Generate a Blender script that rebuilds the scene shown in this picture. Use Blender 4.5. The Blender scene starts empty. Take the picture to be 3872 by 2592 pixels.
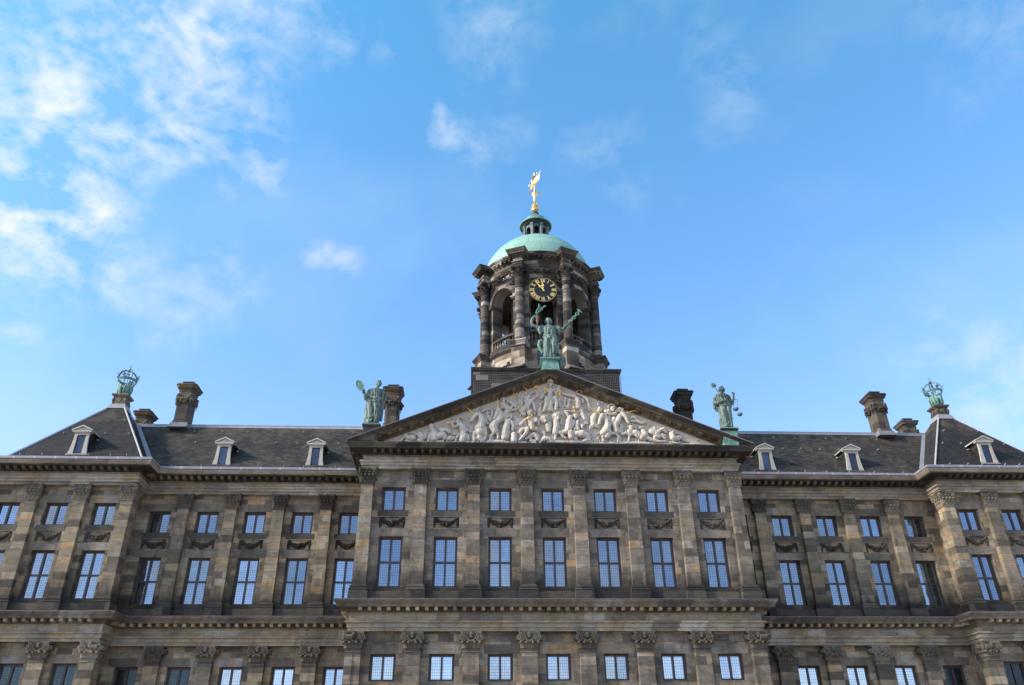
import bpy, bmesh, math, random
from mathutils import Vector, Matrix
R = math.radians
sin, cos, PI = math.sin, math.cos, math.pi
sc = bpy.context.scene
COL = sc.collection
random.seed(11)

# ------------------------------------------------------------------ camera
cam = bpy.data.cameras.new('camera')
cam.sensor_width = 36.0
cam.lens = 36.0 * 2962.5 / 3872.0
cam.clip_end = 6000
cam_o = bpy.data.objects.new('camera', cam)
COL.objects.link(cam_o)
YAW, PITCH, ROLL = 0.0530852, 0.5171027, -0.009423
f_ = Vector((sin(YAW)*cos(PITCH), cos(YAW)*cos(PITCH), sin(PITCH)))
r_ = Vector((cos(YAW), -sin(YAW), 0)); u_ = r_.cross(f_)
r2 = cos(ROLL)*r_ + sin(ROLL)*u_; u2 = -sin(ROLL)*r_ + cos(ROLL)*u_
m3 = Matrix((r2, u2, -f_)).transposed()
cam_o.matrix_world = Matrix.Translation((-5.2825, -49.76, 1.7)) @ m3.to_4x4()
sc.camera = cam_o

# ------------------------------------------------------------------ sky, sun, exposure
SUN_EL, SUN_FRONT = 30.0, 14.0          # degrees: height, and how far in front of the facade plane (sun stands to the left)
world = bpy.data.worlds.new('World'); sc.world = world; world.use_nodes = True
wt = world.node_tree
bg = wt.nodes['Background']
sky = wt.nodes.new('ShaderNodeTexSky'); sky.sky_type = 'NISHITA'; sky.sun_disc = False
sky.sun_elevation = R(SUN_EL); sky.sun_rotation = R(180 + 90 - SUN_FRONT)
sky.air_density = 1.0; sky.dust_density = 0.6; sky.ozone_density = 2.0
def wn(kind, **kw):
    n = wt.nodes.new(kind)
    for k, v in kw.items(): setattr(n, k, v)
    return n
def wmath(op, a, b=None, c=None, clamp=False):
    n = wn('ShaderNodeMath', operation=op); n.use_clamp = clamp
    for i, v in enumerate((a, b, c)):
        if v is None: continue
        if isinstance(v, (int, float)): n.inputs[i].default_value = v
        else: wt.links.new(v, n.inputs[i])
    return n.outputs[0]
tc = wn('ShaderNodeTexCoord')
DIR = tc.outputs['Generated']
# clouds: soft patches of cloud at given directions of the sky, broken up by noise
CLOUDS = [((-0.416,0.576,0.704),.20,.85),((-0.327,0.592,0.737),.17,.85),((-0.235,0.61,0.757),.09,.55),((-0.471,0.589,0.657),.15,.75),
          ((-0.425,0.635,0.645),.14,.95),((-0.373,0.643,0.669),.11,.8),((-0.291,0.665,0.688),.095,.85),((-0.484,0.677,0.555),.17,1.15),
          ((-0.447,0.682,0.579),.10,.95),((-0.49,0.70,0.515),.08,.8),((-0.275,0.71,0.645),.085,.55),((-0.272,0.728,0.629),.05,.7),
          ((-0.42,0.755,0.503),.065,.55),((-0.365,0.765,0.53),.05,.4),((-0.325,0.787,0.52),.09,.36),((-0.205,0.795,0.572),.04,.5),((-0.180,0.80,0.572),.045,.45),
          ((-0.035,0.708,0.706),.045,.55),((-0.01,0.711,0.703),.05,.42),((0.03,0.71,0.70),.06,.25),
          ((0.16,0.731,0.664),.06,.2),((-0.119,0.653,0.748),.04,.4),((-0.344,0.808,0.479),.06,.35),((0.015,0.613,0.79),.08,.28),
          ((0.295,0.625,0.722),.08,.22),((0.59,0.72,0.36),.13,.45),((0.52,0.52,0.69),.10,.2),((0.2,.57,.80),.08,.18),((-.43,-.86,.28),.26,1.1),((0,-.72,.70),.70,1.6),((-.55,-.5,.67),.5,1.3),((.55,-.5,.67),.5,1.3),((-.7,-.65,.30),.22,.8),((.75,-.6,.28),.25,.8),((.1,-.98,.17),.16,.7),((-.35,-.92,.16),.15,.7)]  # entries behind the camera: unseen clouds added to neutralise skylight and whiten window reflections
warp = wn('ShaderNodeTexNoise'); wt.links.new(DIR, warp.inputs['Vector']); warp.inputs['Scale'].default_value = 7.0; warp.inputs['Detail'].default_value = 5.0
wv = wn('ShaderNodeVectorMath', operation='MULTIPLY_ADD'); wt.links.new(warp.outputs['Color'], wv.inputs[0]); wv.inputs[1].default_value = (.22,.22,.22); wv.inputs[2].default_value = (-.11,-.11,-.11)
wd = wn('ShaderNodeVectorMath', operation='ADD'); wt.links.new(DIR, wd.inputs[0]); wt.links.new(wv.outputs[0], wd.inputs[1])
acc = None
for (d, rad, amp) in CLOUDS:
    d = Vector(d).normalized()
    dn = wn('ShaderNodeVectorMath', operation='DISTANCE'); wt.links.new(wd.outputs[0], dn.inputs[0]); dn.inputs[1].default_value = d
    t = wmath('DIVIDE', dn.outputs['Value'], rad)
    t = wmath('MULTIPLY', t, t)
    t = wmath('MULTIPLY_ADD', t, -1.0, 1.0)
    t = wmath('MAXIMUM', t, 0.0)
    t = wmath('MULTIPLY', t, amp)
    acc = t if acc is None else wmath('MAXIMUM', acc, t)
mp = wn('ShaderNodeMapping'); wt.links.new(DIR, mp.inputs['Vector']); mp.inputs['Scale'].default_value = (1.0, 1.0, 1.5)
mp.inputs['Rotation'].default_value = (0, R(-18), 0)
nz = wn('ShaderNodeTexNoise'); wt.links.new(mp.outputs[0], nz.inputs['Vector'])
nz.inputs['Scale'].default_value = 12.0; nz.inputs['Detail'].default_value = 10.0; nz.inputs['Roughness'].default_value = 0.62
nz.inputs['Distortion'].default_value = 0.35
nz2 = wn('ShaderNodeTexNoise'); wt.links.new(mp.outputs[0], nz2.inputs['Vector'])
nz2.inputs['Scale'].default_value = 30.0; nz2.inputs['Detail'].default_value = 6.0; nz2.inputs['Roughness'].default_value = 0.6
n1 = wmath('MULTIPLY_ADD', nz.outputs[0], 4.6, -1.95)
n2 = wmath('MULTIPLY_ADD', nz2.outputs[0], 2.0, -0.92)
n12 = wmath('ADD', n1, n2)
cm = wmath('MULTIPLY', acc, wmath('MAXIMUM', n12, 0.0))
cm = wmath('MULTIPLY', cm, 0.74)
cm = wmath('MINIMUM', cm, 0.93)
# faint wide veil
nz3 = wn('ShaderNodeTexNoise'); wt.links.new(mp.outputs[0], nz3.inputs['Vector']); nz3.inputs['Scale'].default_value = 3.0; nz3.inputs['Detail'].default_value = 5
veil = wmath('MULTIPLY', wmath('MAXIMUM', wmath('MULTIPLY_ADD', nz3.outputs[0], 1.6, -0.78), 0.0), 0.35)
cm = wmath('MAXIMUM', cm, veil)
tint = wn('ShaderNodeMix', data_type='RGBA', blend_type='MULTIPLY'); tint.inputs[0].default_value = 1.0
wt.links.new(sky.outputs[0], tint.inputs[6]); sepd = wn('ShaderNodeSeparateXYZ'); wt.links.new(DIR, sepd.inputs[0])
hz = wn('ShaderNodeMapRange'); wt.links.new(sepd.outputs[2], hz.inputs[0]); hz.inputs[1].default_value = .28; hz.inputs[2].default_value = .80
ht_ = wn('ShaderNodeMix', data_type='RGBA'); wt.links.new(hz.outputs[0], ht_.inputs[0]); ht_.inputs[6].default_value = (.80, .80, 1.0, 1); ht_.inputs[7].default_value = (.48, .99, 1.05, 1)
wt.links.new(ht_.outputs[2], tint.inputs[7])
mixc = wn('ShaderNodeMix', data_type='RGBA'); wt.links.new(cm, mixc.inputs[0]); wt.links.new(tint.outputs[2], mixc.inputs[6])
mixc.inputs[7].default_value = (2.7, 2.85, 3.1, 1)
wt.links.new(mixc.outputs[2], bg.inputs['Color'])
bg.inputs['Strength'].default_value = 0.15

sun = bpy.data.lights.new('sun', 'SUN'); sun.energy = 2.5; sun.angle = R(9.0); sun.color = (1.0, 0.90, 0.76)
sun_o = bpy.data.objects.new('sun', sun); COL.objects.link(sun_o)
sd = Vector((-cos(R(SUN_FRONT))*cos(R(SUN_EL)), -sin(R(SUN_FRONT))*cos(R(SUN_EL)), sin(R(SUN_EL))))
sun_o.rotation_euler = sd.to_track_quat('Z', 'Y').to_euler(); sun_o.location = (-60, -20, 80)

vs = sc.view_settings
vs.view_transform = 'Standard'; vs.look = 'None'; vs.gamma = 1.0; vs.use_curve_mapping = False
vs.exposure = 1.28
sc.cycles.max_bounces = 6; sc.cycles.diffuse_bounces = 3; sc.cycles.glossy_bounces = 3

# ------------------------------------------------------------------ helpers
class MB:
    def __init__(s): s.v = []; s.f = []; s.m = []; s.sm = []
    def add(s, vs, fs, mi=0, smooth=False):
        o = len(s.v); s.v += [tuple(p) for p in vs]
        for f in fs: s.f.append([i+o for i in f]); s.m.append(mi); s.sm.append(smooth)
    def quad(s, a, b, c, d, mi=0, smooth=False): s.add([a, b, c, d], [(0, 1, 2, 3)], mi, smooth)
    def box(s, x0, x1, y0, y1, z0, z1, mi=0):
        s.add([(x0,y0,z0),(x1,y0,z0),(x1,y1,z0),(x0,y1,z0),(x0,y0,z1),(x1,y0,z1),(x1,y1,z1),(x0,y1,z1)],
              [(0,3,2,1),(4,5,6,7),(0,1,5,4),(1,2,6,5),(2,3,7,6),(3,0,4,7)], mi)
    def frustum(s, b, t, z0, z1, mi=0):      # b, t = (x0,x1,y0,y1)
        s.add([(b[0],b[2],z0),(b[1],b[2],z0),(b[1],b[3],z0),(b[0],b[3],z0),(t[0],t[2],z1),(t[1],t[2],z1),(t[1],t[3],z1),(t[0],t[3],z1)],
              [(0,3,2,1),(4,5,6,7),(0,1,5,4),(1,2,6,5),(2,3,7,6),(3,0,4,7)], mi)
    def prism(s, poly, z0, z1, mi=0):        # poly of (x,y), counter-clockwise
        n = len(poly)
        s.add([(x,y,z0) for x,y in poly]+[(x,y,z1) for x,y in poly],
              [tuple(range(n-1,-1,-1)), tuple(range(n,2*n))]+[(i,(i+1)%n,n+(i+1)%n,n+i) for i in range(n)], mi)
    def loft(s, rings, caps=True, mi=0, smooth=True, closed=True):
        n = len(rings[0]); vs = [p for r in rings for p in r]; fs = []
        for k in range(len(rings)-1):
            for i in range(n if closed else n-1):
                j = (i+1) % n
                fs.append((k*n+i, k*n+j, (k+1)*n+j, (k+1)*n+i))
        if caps and closed:
            fs.append(tuple(range(n-1,-1,-1))); fs.append(tuple((len(rings)-1)*n+i for i in range(n)))
        s.add(vs, fs, mi, smooth)
    def lathe(s, prof, c=(0,0,0), n=16, mi=0, caps=True, a0=0.0):   # prof of (r,z)
        s.loft([[(c[0]+r*cos(a0+2*PI*i/n), c[1]+r*sin(a0+2*PI*i/n), c[2]+z) for i in range(n)] for r, z in prof], caps, mi)
    def tube(s, pts, rad, n=8, mi=0, smooth=True):
        pts = [Vector(p) for p in pts]; rads = rad if isinstance(rad, (list, tuple)) else [rad]*len(pts)
        rings = []; prev = None
        for i, p in enumerate(pts):
            t = (pts[min(i+1,len(pts)-1)]-pts[max(i-1,0)])
            if t.length < 1e-9: t = Vector((0,0,1))
            t.normalize()
            a = prev if prev is not None else (Vector((0,1,0)) if abs(t.y) < .9 else Vector((1,0,0)))
            a = (a - t*a.dot(t)); a.normalize(); b = t.cross(a); prev = a
            rings.append([tuple(p + (a*cos(2*PI*k/n)+b*sin(2*PI*k/n))*rads[i]) for k in range(n)])
        s.loft(rings, True, mi, smooth)
    def ball(s, c, r, sub=1, mi=0, sq=(1,1,1), smooth=True):
        vs, fs = ICO[sub]
        s.add([(c[0]+v[0]*r*sq[0], c[1]+v[1]*r*sq[1], c[2]+v[2]*r*sq[2]) for v in vs], fs, mi, smooth)
    def chain(s, pts, sub=2, n=10, mi=0):    # tapered capsules: (x,y,z,r)
        for i, p in enumerate(pts):
            s.ball(p[:3], p[3], sub, mi)
            if i:
                q = pts[i-1]
                if (Vector(p[:3])-Vector(q[:3])).length > 1e-4: s.tube([q[:3], p[:3]], [q[3], p[3]], n, mi)
    def mesh(s, name, mats, sharp=35):
        me = bpy.data.meshes.new(name); me.from_pydata(s.v, [], s.f)
        for m in (mats if isinstance(mats, (list, tuple)) else [mats]): me.materials.append(m)
        me.polygons.foreach_set('material_index', s.m); me.polygons.foreach_set('use_smooth', s.sm)
        me.update()
        if any(s.sm): me.set_sharp_from_angle(angle=R(sharp))
        return me
def _ico(sub):
    bm = bmesh.new(); bmesh.ops.create_icosphere(bm, subdivisions=sub, radius=1)
    bm.verts.index_update(); r = ([tuple(v.co) for v in bm.verts], [tuple(v.index for v in f.verts) for f in bm.faces]); bm.free(); return r
ICO = {1: _ico(1), 2: _ico(2), 3: _ico(3)}

from mathutils import noise as mn
def chisel(me, amp, sc_=(4,4,4), seed=0.0):
    """carve irregular folds and tool marks into a fused body"""
    co = [v.co.copy() for v in me.vertices]; no = [v.normal.copy() for v in me.vertices]
    for v, c, n in zip(me.vertices, co, no):
        p = Vector((c.x*sc_[0]+seed, c.y*sc_[1], c.z*sc_[2]))
        h = abs(mn.noise(p))*-1.6+.35+.5*mn.noise(p*2.7)
        v.co = c+n*(h*amp)
    me.update()
def link(name, data, parent=None, loc=(0,0,0), rotz=0.0):
    o = bpy.data.objects.new(name, data); COL.objects.link(o); o.location = loc; o.rotation_euler = (0,0,rotz)
    if parent is not None: o.parent = parent
    return o
def put(name, mb, mat, parent=None, loc=(0,0,0), rotz=0.0, sharp=35):
    return link(name, mb.mesh(name, mat, sharp), parent, loc, rotz)
def thing(name, label, cat, loc=(0,0,0), rotz=0.0, group=None):
    o = link(name, None, None, loc, rotz); o['label'] = label; o['category'] = cat
    o.empty_display_size = .5
    if group: o['group'] = group
    return o
def structure(o): o['kind'] = 'structure'; return o
def melt(mb, voxel, mat, name, smooth_iter=2):
    """fuse overlapping bodies into one continuous skin"""
    o = link('shape', mb.mesh('shape', mat))
    md = o.modifiers.new('r', 'REMESH'); md.mode = 'VOXEL'; md.voxel_size = voxel; md.use_smooth_shade = True
    if smooth_iter:
        ms = o.modifiers.new('s', 'SMOOTH'); ms.factor = .5; ms.iterations = smooth_iter
    dg = bpy.context.evaluated_depsgraph_get(); dg.update()
    me = bpy.data.meshes.new_from_object(o.evaluated_get(dg)); me.name = name
    old = o.data; bpy.data.objects.remove(o); bpy.data.meshes.remove(old)
    me.polygons.foreach_set('use_smooth', [True]*len(me.polygons))
    me.materials.clear(); me.materials.append(mat)
    return me

# ------------------------------------------------------------------ materials
class NT:
    def __init__(s, name):
        s.mat = bpy.data.materials.new(name); s.mat.use_nodes = True; s.t = s.mat.node_tree
        s.b = s.t.nodes['Principled BSDF']
    def n(s, kind, **kw):
        n = s.t.nodes.new(kind)
        for k, v in kw.items(): setattr(n, k, v)
        return n
    def l(s, a, b): s.t.links.new(a, b)
    def m(s, op, a, b=None, c=None, clamp=False):
        n = s.n('ShaderNodeMath', operation=op); n.use_clamp = clamp
        for i, v in enumerate((a, b, c)):
            if v is None: continue
            if isinstance(v, (int, float)): n.inputs[i].default_value = v
            else: s.l(v, n.inputs[i])
        return n.outputs[0]
    def noise(s, vec, scale, detail=4, rough=.55, dist=0.0):
        n = s.n('ShaderNodeTexNoise'); s.l(vec, n.inputs['Vector'])
        n.inputs['Scale'].default_value = scale; n.inputs['Detail'].default_value = detail
        n.inputs['Roughness'].default_value = rough; n.inputs['Distortion'].default_value = dist
        return n.outputs[0]
    def map(s, vec, scale=(1,1,1), loc=(0,0,0)):
        n = s.n('ShaderNodeMapping'); s.l(vec, n.inputs['Vector']); n.inputs['Scale'].default_value = scale; n.inputs['Location'].default_value = loc
        return n.outputs[0]
    def ramp(s, fac, stops, interp='LINEAR'):
        n = s.n('ShaderNodeValToRGB'); s.l(fac, n.inputs[0]); n.color_ramp.interpolation = interp
        e = n.color_ramp.elements
        while len(e) < len(stops): e.new(.5)
        for el, (p, c) in zip(e, stops): el.position = p; el.color = (c[0], c[1], c[2], 1)
        return n.outputs[0]
    def fac(s, v, lo, hi):
        n = s.n('ShaderNodeMapRange'); s.l(v, n.inputs[0]); n.inputs[1].default_value = lo; n.inputs[2].default_value = hi; n.clamp = True
        return n.outputs[0]
    def mix(s, f, a, b, mode='MIX'):
        n = s.n('ShaderNodeMix', data_type='RGBA', blend_type=mode)
        for sock, v in ((n.inputs[0], f), (n.inputs[6], a), (n.inputs[7], b)):
            if isinstance(v, (int, float)): sock.default_value = v
            elif isinstance(v, tuple): sock.default_value = (v[0], v[1], v[2], 1)
            else: s.l(v, sock)
        return n.outputs[2]
    def bump(s, h, strength=.4, dist=.02):
        n = s.n('ShaderNodeBump'); s.l(h, n.inputs['Height']); n.inputs['Strength'].default_value = strength; n.inputs['Distance'].default_value = dist
        s.l(n.outputs[0], s.b.inputs['Normal'])
    def pos(s): return s.n('ShaderNodeNewGeometry').outputs['Position']
    def out(s, col, rough=.85, metal=0.0, spec=.3):
        if isinstance(col, tuple): s.b.inputs['Base Color'].default_value = (col[0], col[1], col[2], 1)
        else: s.l(col, s.b.inputs['Base Color'])
        s.b.inputs['Roughness'].default_value = rough; s.b.inputs['Metallic'].default_value = metal
        s.b.inputs['Specular IOR Level'].default_value = spec
        return s.mat
TX, TY = 0.08, 8.0
def stone(name, stops, bw, bh, grime=.5, streak=.5, mortar=.55, round_=None, veins=.35, seed=0.0, msize=.012):
    t = NT(name); P = t.pos(); sp = t.n('ShaderNodeSeparateXYZ'); t.l(P, sp.inputs[0])
    if round_:
        a = t.m('ARCTAN2', t.m('SUBTRACT', sp.outputs[0], TX), t.m('SUBTRACT', TY, sp.outputs[1]))
        u = t.m('MULTIPLY', a, round_)
    else: u = t.m('ADD', sp.outputs[0], sp.outputs[1])
    cb = t.n('ShaderNodeCombineXYZ'); t.l(t.m('ADD', u, seed), cb.inputs[0]); t.l(t.m('ADD', sp.outputs[2], seed*.37+50), cb.inputs[1])
    br = t.n('ShaderNodeTexBrick'); t.l(cb.outputs[0], br.inputs['Vector'])
    br.inputs['Color1'].default_value = (0,0,0,1); br.inputs['Color2'].default_value = (1,1,1,1); br.inputs['Mortar'].default_value = (.5,.5,.5,1)
    br.inputs['Scale'].default_value = 1.0; br.inputs['Brick Width'].default_value = bw; br.inputs['Row Height'].default_value = bh
    br.inputs['Mortar Size'].default_value = msize; br.inputs['Mortar Smooth'].default_value = .3; br.offset_frequency = 2; br.offset = .37; br.squash = 0.75; br.squash_frequency = 3
    jit = t.m('MULTIPLY_ADD', t.noise(P, .9, 3), .55, -.27)
    col = t.ramp(t.m('ADD', br.outputs['Color'], jit), stops)
    # bedding veins of the sandstone: long and flat
    v = t.noise(t.map(cb.outputs[0], (1.1, 5.0, 1)), 1.5, 6, .68, 1.1)
    col = t.mix(t.m('MULTIPLY', t.fac(v, .48, .68), veins), col, (.035,.03,.026))
    col = t.mix(t.m('MULTIPLY', t.fac(v, .46, .30), veins*.45), col, (.30,.255,.18))
    # soot in patches and in runs down the wall
    g = t.noise(P, .34, 7, .62); g2 = t.noise(P, 2.1, 5, .6)
    gg = t.fac(t.m('MULTIPLY_ADD', g2, .45, g), .66, .92)
    col = t.mix(t.m('MULTIPLY', gg, grime), col, (.034,.030,.026))
    st = t.noise(t.map(cb.outputs[0], (2.6, .22, 1)), 1.0, 5, .6)
    col = t.mix(t.m('MULTIPLY', t.fac(st, .52, .74), streak), col, (.032,.028,.024))
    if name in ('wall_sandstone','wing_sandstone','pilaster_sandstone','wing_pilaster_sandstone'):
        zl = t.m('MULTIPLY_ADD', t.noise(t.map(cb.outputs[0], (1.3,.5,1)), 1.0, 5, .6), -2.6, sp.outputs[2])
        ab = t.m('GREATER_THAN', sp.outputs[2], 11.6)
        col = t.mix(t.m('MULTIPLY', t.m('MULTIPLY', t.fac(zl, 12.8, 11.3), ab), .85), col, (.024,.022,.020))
    fine = t.noise(P, 22, 4, .6)
    col = t.mix(.35, col, t.ramp(fine, [(.25,(.25,.25,.25)),(.75,(1,1,1))]), 'MULTIPLY')
    col = t.mix(t.m('MULTIPLY', br.outputs['Fac'], mortar), col, (.03,.028,.025))
    t.bump(t.m('ADD', t.m('MULTIPLY', br.outputs['Fac'], -1.0), t.m('ADD', t.m('MULTIPLY', fine, .35), t.m('MULTIPLY', v, .6))), .55, .02)
    return t.out(col, .88, 0, .2)
C_WALL = [(0.0, (0.099, 0.088, 0.075)), (0.22, (0.165, 0.148, 0.121)), (0.45, (0.218, 0.193, 0.153)), (0.62, (0.251, 0.206, 0.143)), (0.78, (0.187, 0.168, 0.141)), (0.92, (0.297, 0.268, 0.219)), (1.0, (0.284, 0.205, 0.112))]
C_WING = [(0.0, (0.098, 0.084, 0.067)), (0.22, (0.171, 0.148, 0.112)), (0.42, (0.238, 0.201, 0.144)), (0.6, (0.299, 0.232, 0.134)), (0.78, (0.201, 0.176, 0.14)), (0.9, (0.348, 0.299, 0.22)), (1.0, (0.336, 0.226, 0.104))]
C_PALE = [(.0,(.22,.19,.15)),(.25,(.32,.285,.225)),(.5,(.40,.36,.285)),(.7,(.38,.30,.18)),(.88,(.47,.435,.36)),(1.0,(.52,.49,.41))]
C_DARK = [(.0,(.030,.028,.026)),(.3,(.052,.048,.043)),(.6,(.075,.068,.058)),(.85,(.10,.085,.063)),(1.0,(.145,.125,.09))]
C_TOWER = [(.0,(.042,.035,.029)),(.25,(.080,.066,.053)),(.5,(.125,.100,.076)),(.72,(.175,.135,.090)),(.86,(.28,.23,.165)),(1.0,(.44,.39,.30))]
C_DRUM = [(.0,(.10,.082,.06)),(.25,(.24,.19,.125)),(.55,(.40,.33,.22)),(.85,(.50,.43,.32)),(1.0,(.58,.53,.43))]
def warm(c): return [(p, (r*1.02, g*.955, b*.95)) for p, (r, g, b) in c]
def tan(c, g_=.965, b_=.87): return [(p, (r*1.03, g*g_, b*b_)) for p, (r, g, b) in c]
C_WALL = [(p, tuple(v*(1.18+.24*p) for v in c)) for p, c in C_WALL]; C_WING = [(p, tuple(v*(1.14+.2*p) for v in c)) for p, c in C_WING]
C_WALL, C_WING, C_PALE = tan(C_WALL, .985, .97), tan(C_WING), tan(C_PALE, .98, .93)
def grey(c, k): return [(p, tuple(v*(1-k)+k*(.35*r+.5*g+.15*b) for v in (r, g, b))) for p, (r, g, b) in c]
C_WING = grey(C_WING, .18)
C_PALE, C_TOWER, C_DRUM = grey(C_PALE, .12), grey(C_TOWER, .35), grey(C_DRUM, .12)
M = {}
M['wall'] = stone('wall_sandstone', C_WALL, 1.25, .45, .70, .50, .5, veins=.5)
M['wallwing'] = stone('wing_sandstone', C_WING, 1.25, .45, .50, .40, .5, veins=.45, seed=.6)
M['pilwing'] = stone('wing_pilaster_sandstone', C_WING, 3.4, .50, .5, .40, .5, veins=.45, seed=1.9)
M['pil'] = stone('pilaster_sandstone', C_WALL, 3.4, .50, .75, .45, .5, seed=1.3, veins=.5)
M['pale'] = stone('entablature_sandstone', C_PALE, 1.7, .62, .40, .35, .45, seed=2.2, veins=.45)
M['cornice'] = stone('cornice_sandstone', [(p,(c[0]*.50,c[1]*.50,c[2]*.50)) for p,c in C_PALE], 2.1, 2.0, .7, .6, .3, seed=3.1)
M['cyma'] = stone('cyma_sandstone', C_PALE, 2.6, 5, .35, .2, .3, seed=3.4)
M['modillion'] = stone('modillion_sandstone', C_PALE, .57, 5, .4, .1, .0, seed=3.7)  # lit bracket faces put into the tone: paler than the cornice around them
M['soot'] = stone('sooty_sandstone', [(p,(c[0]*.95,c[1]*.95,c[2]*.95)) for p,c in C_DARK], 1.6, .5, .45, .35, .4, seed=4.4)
M['carved'] = stone('carved_sandstone', [(0,(.060,.052,.043)),(.5,(.135,.115,.090)),(1,(.23,.195,.145))], 9, 9, .5, .2, 0, seed=5.0)
M['carvedpale'] = stone('carved_pale_sandstone', [(0,(.12,.105,.085)),(.5,(.22,.19,.15)),(1,(.34,.30,.235))], 9, 9, .5, .2, 0, seed=6.0)
M['lintel'] = stone('lintel_sandstone', [(p,(c[0]*.9,c[1]*.9,c[2]*.92)) for p,c in C_WALL], 3.37, 9, .6, .5, .2, seed=21.0, msize=.006)
M['sill'] = stone('stained_sill', [(0,(.06,.056,.052)),(.5,(.10,.092,.082)),(1,(.15,.135,.115))], 5, 9, .4, .4, .2, seed=22.0, msize=.004)
M['rake'] = stone('pediment_sandstone', [(0,(.15,.118,.082)),(.5,(.23,.18,.122)),(1,(.30,.24,.165))], 1.9, 3.0, .6, .3, .3, seed=7.0)
M['tower'] = stone('tower_sandstone', C_TOWER, 1.15, .42, .6, .5, .5, round_=4.7, seed=8.0)
M['drum'] = stone('tower_drum_sandstone', C_DRUM, 1.2, .62, .75, .5, .5, round_=4.9, seed=9.0)
M['netted'] = stone('tower_base_sandstone', [(0,(.02,.018,.017)),(.4,(.036,.032,.029)),(.70,(.06,.052,.045)),(.82,(.08,.07,.06)),(.88,(.34,.31,.25))], .95, .46, .3, .3, -.9, seed=10.0, msize=.02)
M['carvedtower'] = stone('tower_carving', [(0,(.022,.020,.018)),(.5,(.045,.040,.034)),(1,(.085,.072,.056))], 9, 9, .6, .3, 0, seed=12.0)
M['chimney'] = stone('chimney_sandstone', [(p,(c[0]*.48,c[1]*.47,c[2]*.47)) for p,c in C_WALL], 1.5, .55, .6, .6, .5, seed=13.0)
M['chimneydark'] = stone('sooty_chimney', [(0,(.02,.018,.017)),(.5,(.045,.038,.034)),(1,(.085,.07,.055))], 1.5, .55, .6, .5, .5, seed=14.0)
def marble():
    t = NT('white_marble'); P = t.pos()
    n = t.noise(P, 1.2, 6, .6); n2 = t.noise(t.map(P, (6,6,1.2)), 1.0, 5, .6)
    col = t.ramp(n, [(.3,(.43,.375,.305)),(.5,(.55,.49,.41)),(.75,(.63,.57,.485))])
    col = t.mix(t.m('MULTIPLY', t.fac(n2, .56, .74), .5), col, (.40,.33,.25))
    col = t.mix(t.m('MULTIPLY', t.fac(t.noise(P, 3.2, 6, .65), .52, .70), .5), col, (.26,.235,.205))
    t.bump(t.noise(P, 14, 4), .25, .02)
    return t.out(col, .7, 0, .3)
M['marble'] = marble()
M['swag'] = stone('swag_sandstone', [(0,(.026,.024,.022)),(.5,(.055,.049,.042)),(1,(.10,.088,.07))], 9, 9, .5, .2, 0, seed=5.5)
def patina(name, light, mid, dark, amt=.5):
    t = NT(name); P = t.pos()
    n = t.noise(P, 2.6, 5, .6); n2 = t.noise(t.map(P, (7,7,1.3)), 1.0, 5, .65)
    col = t.ramp(n, [(.3, mid), (.7, light)])
    col = t.mix(t.m('MULTIPLY', t.fac(n2, .45, .66), amt), col, dark)
    col = t.mix(t.m('MULTIPLY', t.fac(t.noise(P, 1.1, 4), .50, .66), amt*.75), col, dark)
    t.bump(t.noise(P, 20, 4), .2, .02)
    return t.out(col, .6, 0, .35)
M['bronze'] = patina('verdigris_bronze', (.20,.275,.225), (.10,.165,.14), (.014,.022,.021), .95)
M['bronzelight'] = patina('bright_verdigris', (.19,.35,.285), (.12,.25,.205), (.025,.05,.045), .6)
M['coppergreen'] = patina('green_copper', (.20,.50,.42), (.13,.38,.32), (.03,.07,.065), .35)
M['copperdark'] = patina('weathered_copper', (.09,.13,.125), (.05,.075,.075), (.015,.02,.02), .5)
M['coppershade'] = patina('shaded_copper', (.03,.04,.04), (.02,.026,.026), (.01,.012,.012), .5)  # shade under the lantern cornice, put into the colour
M['copperblue'] = patina('blue_grey_copper', (.20,.25,.265), (.12,.16,.17), (.03,.04,.045), .5)
M['rust'] = patina('brown_copper', (.26,.12,.07), (.18,.09,.06), (.05,.03,.03), .4)
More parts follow.
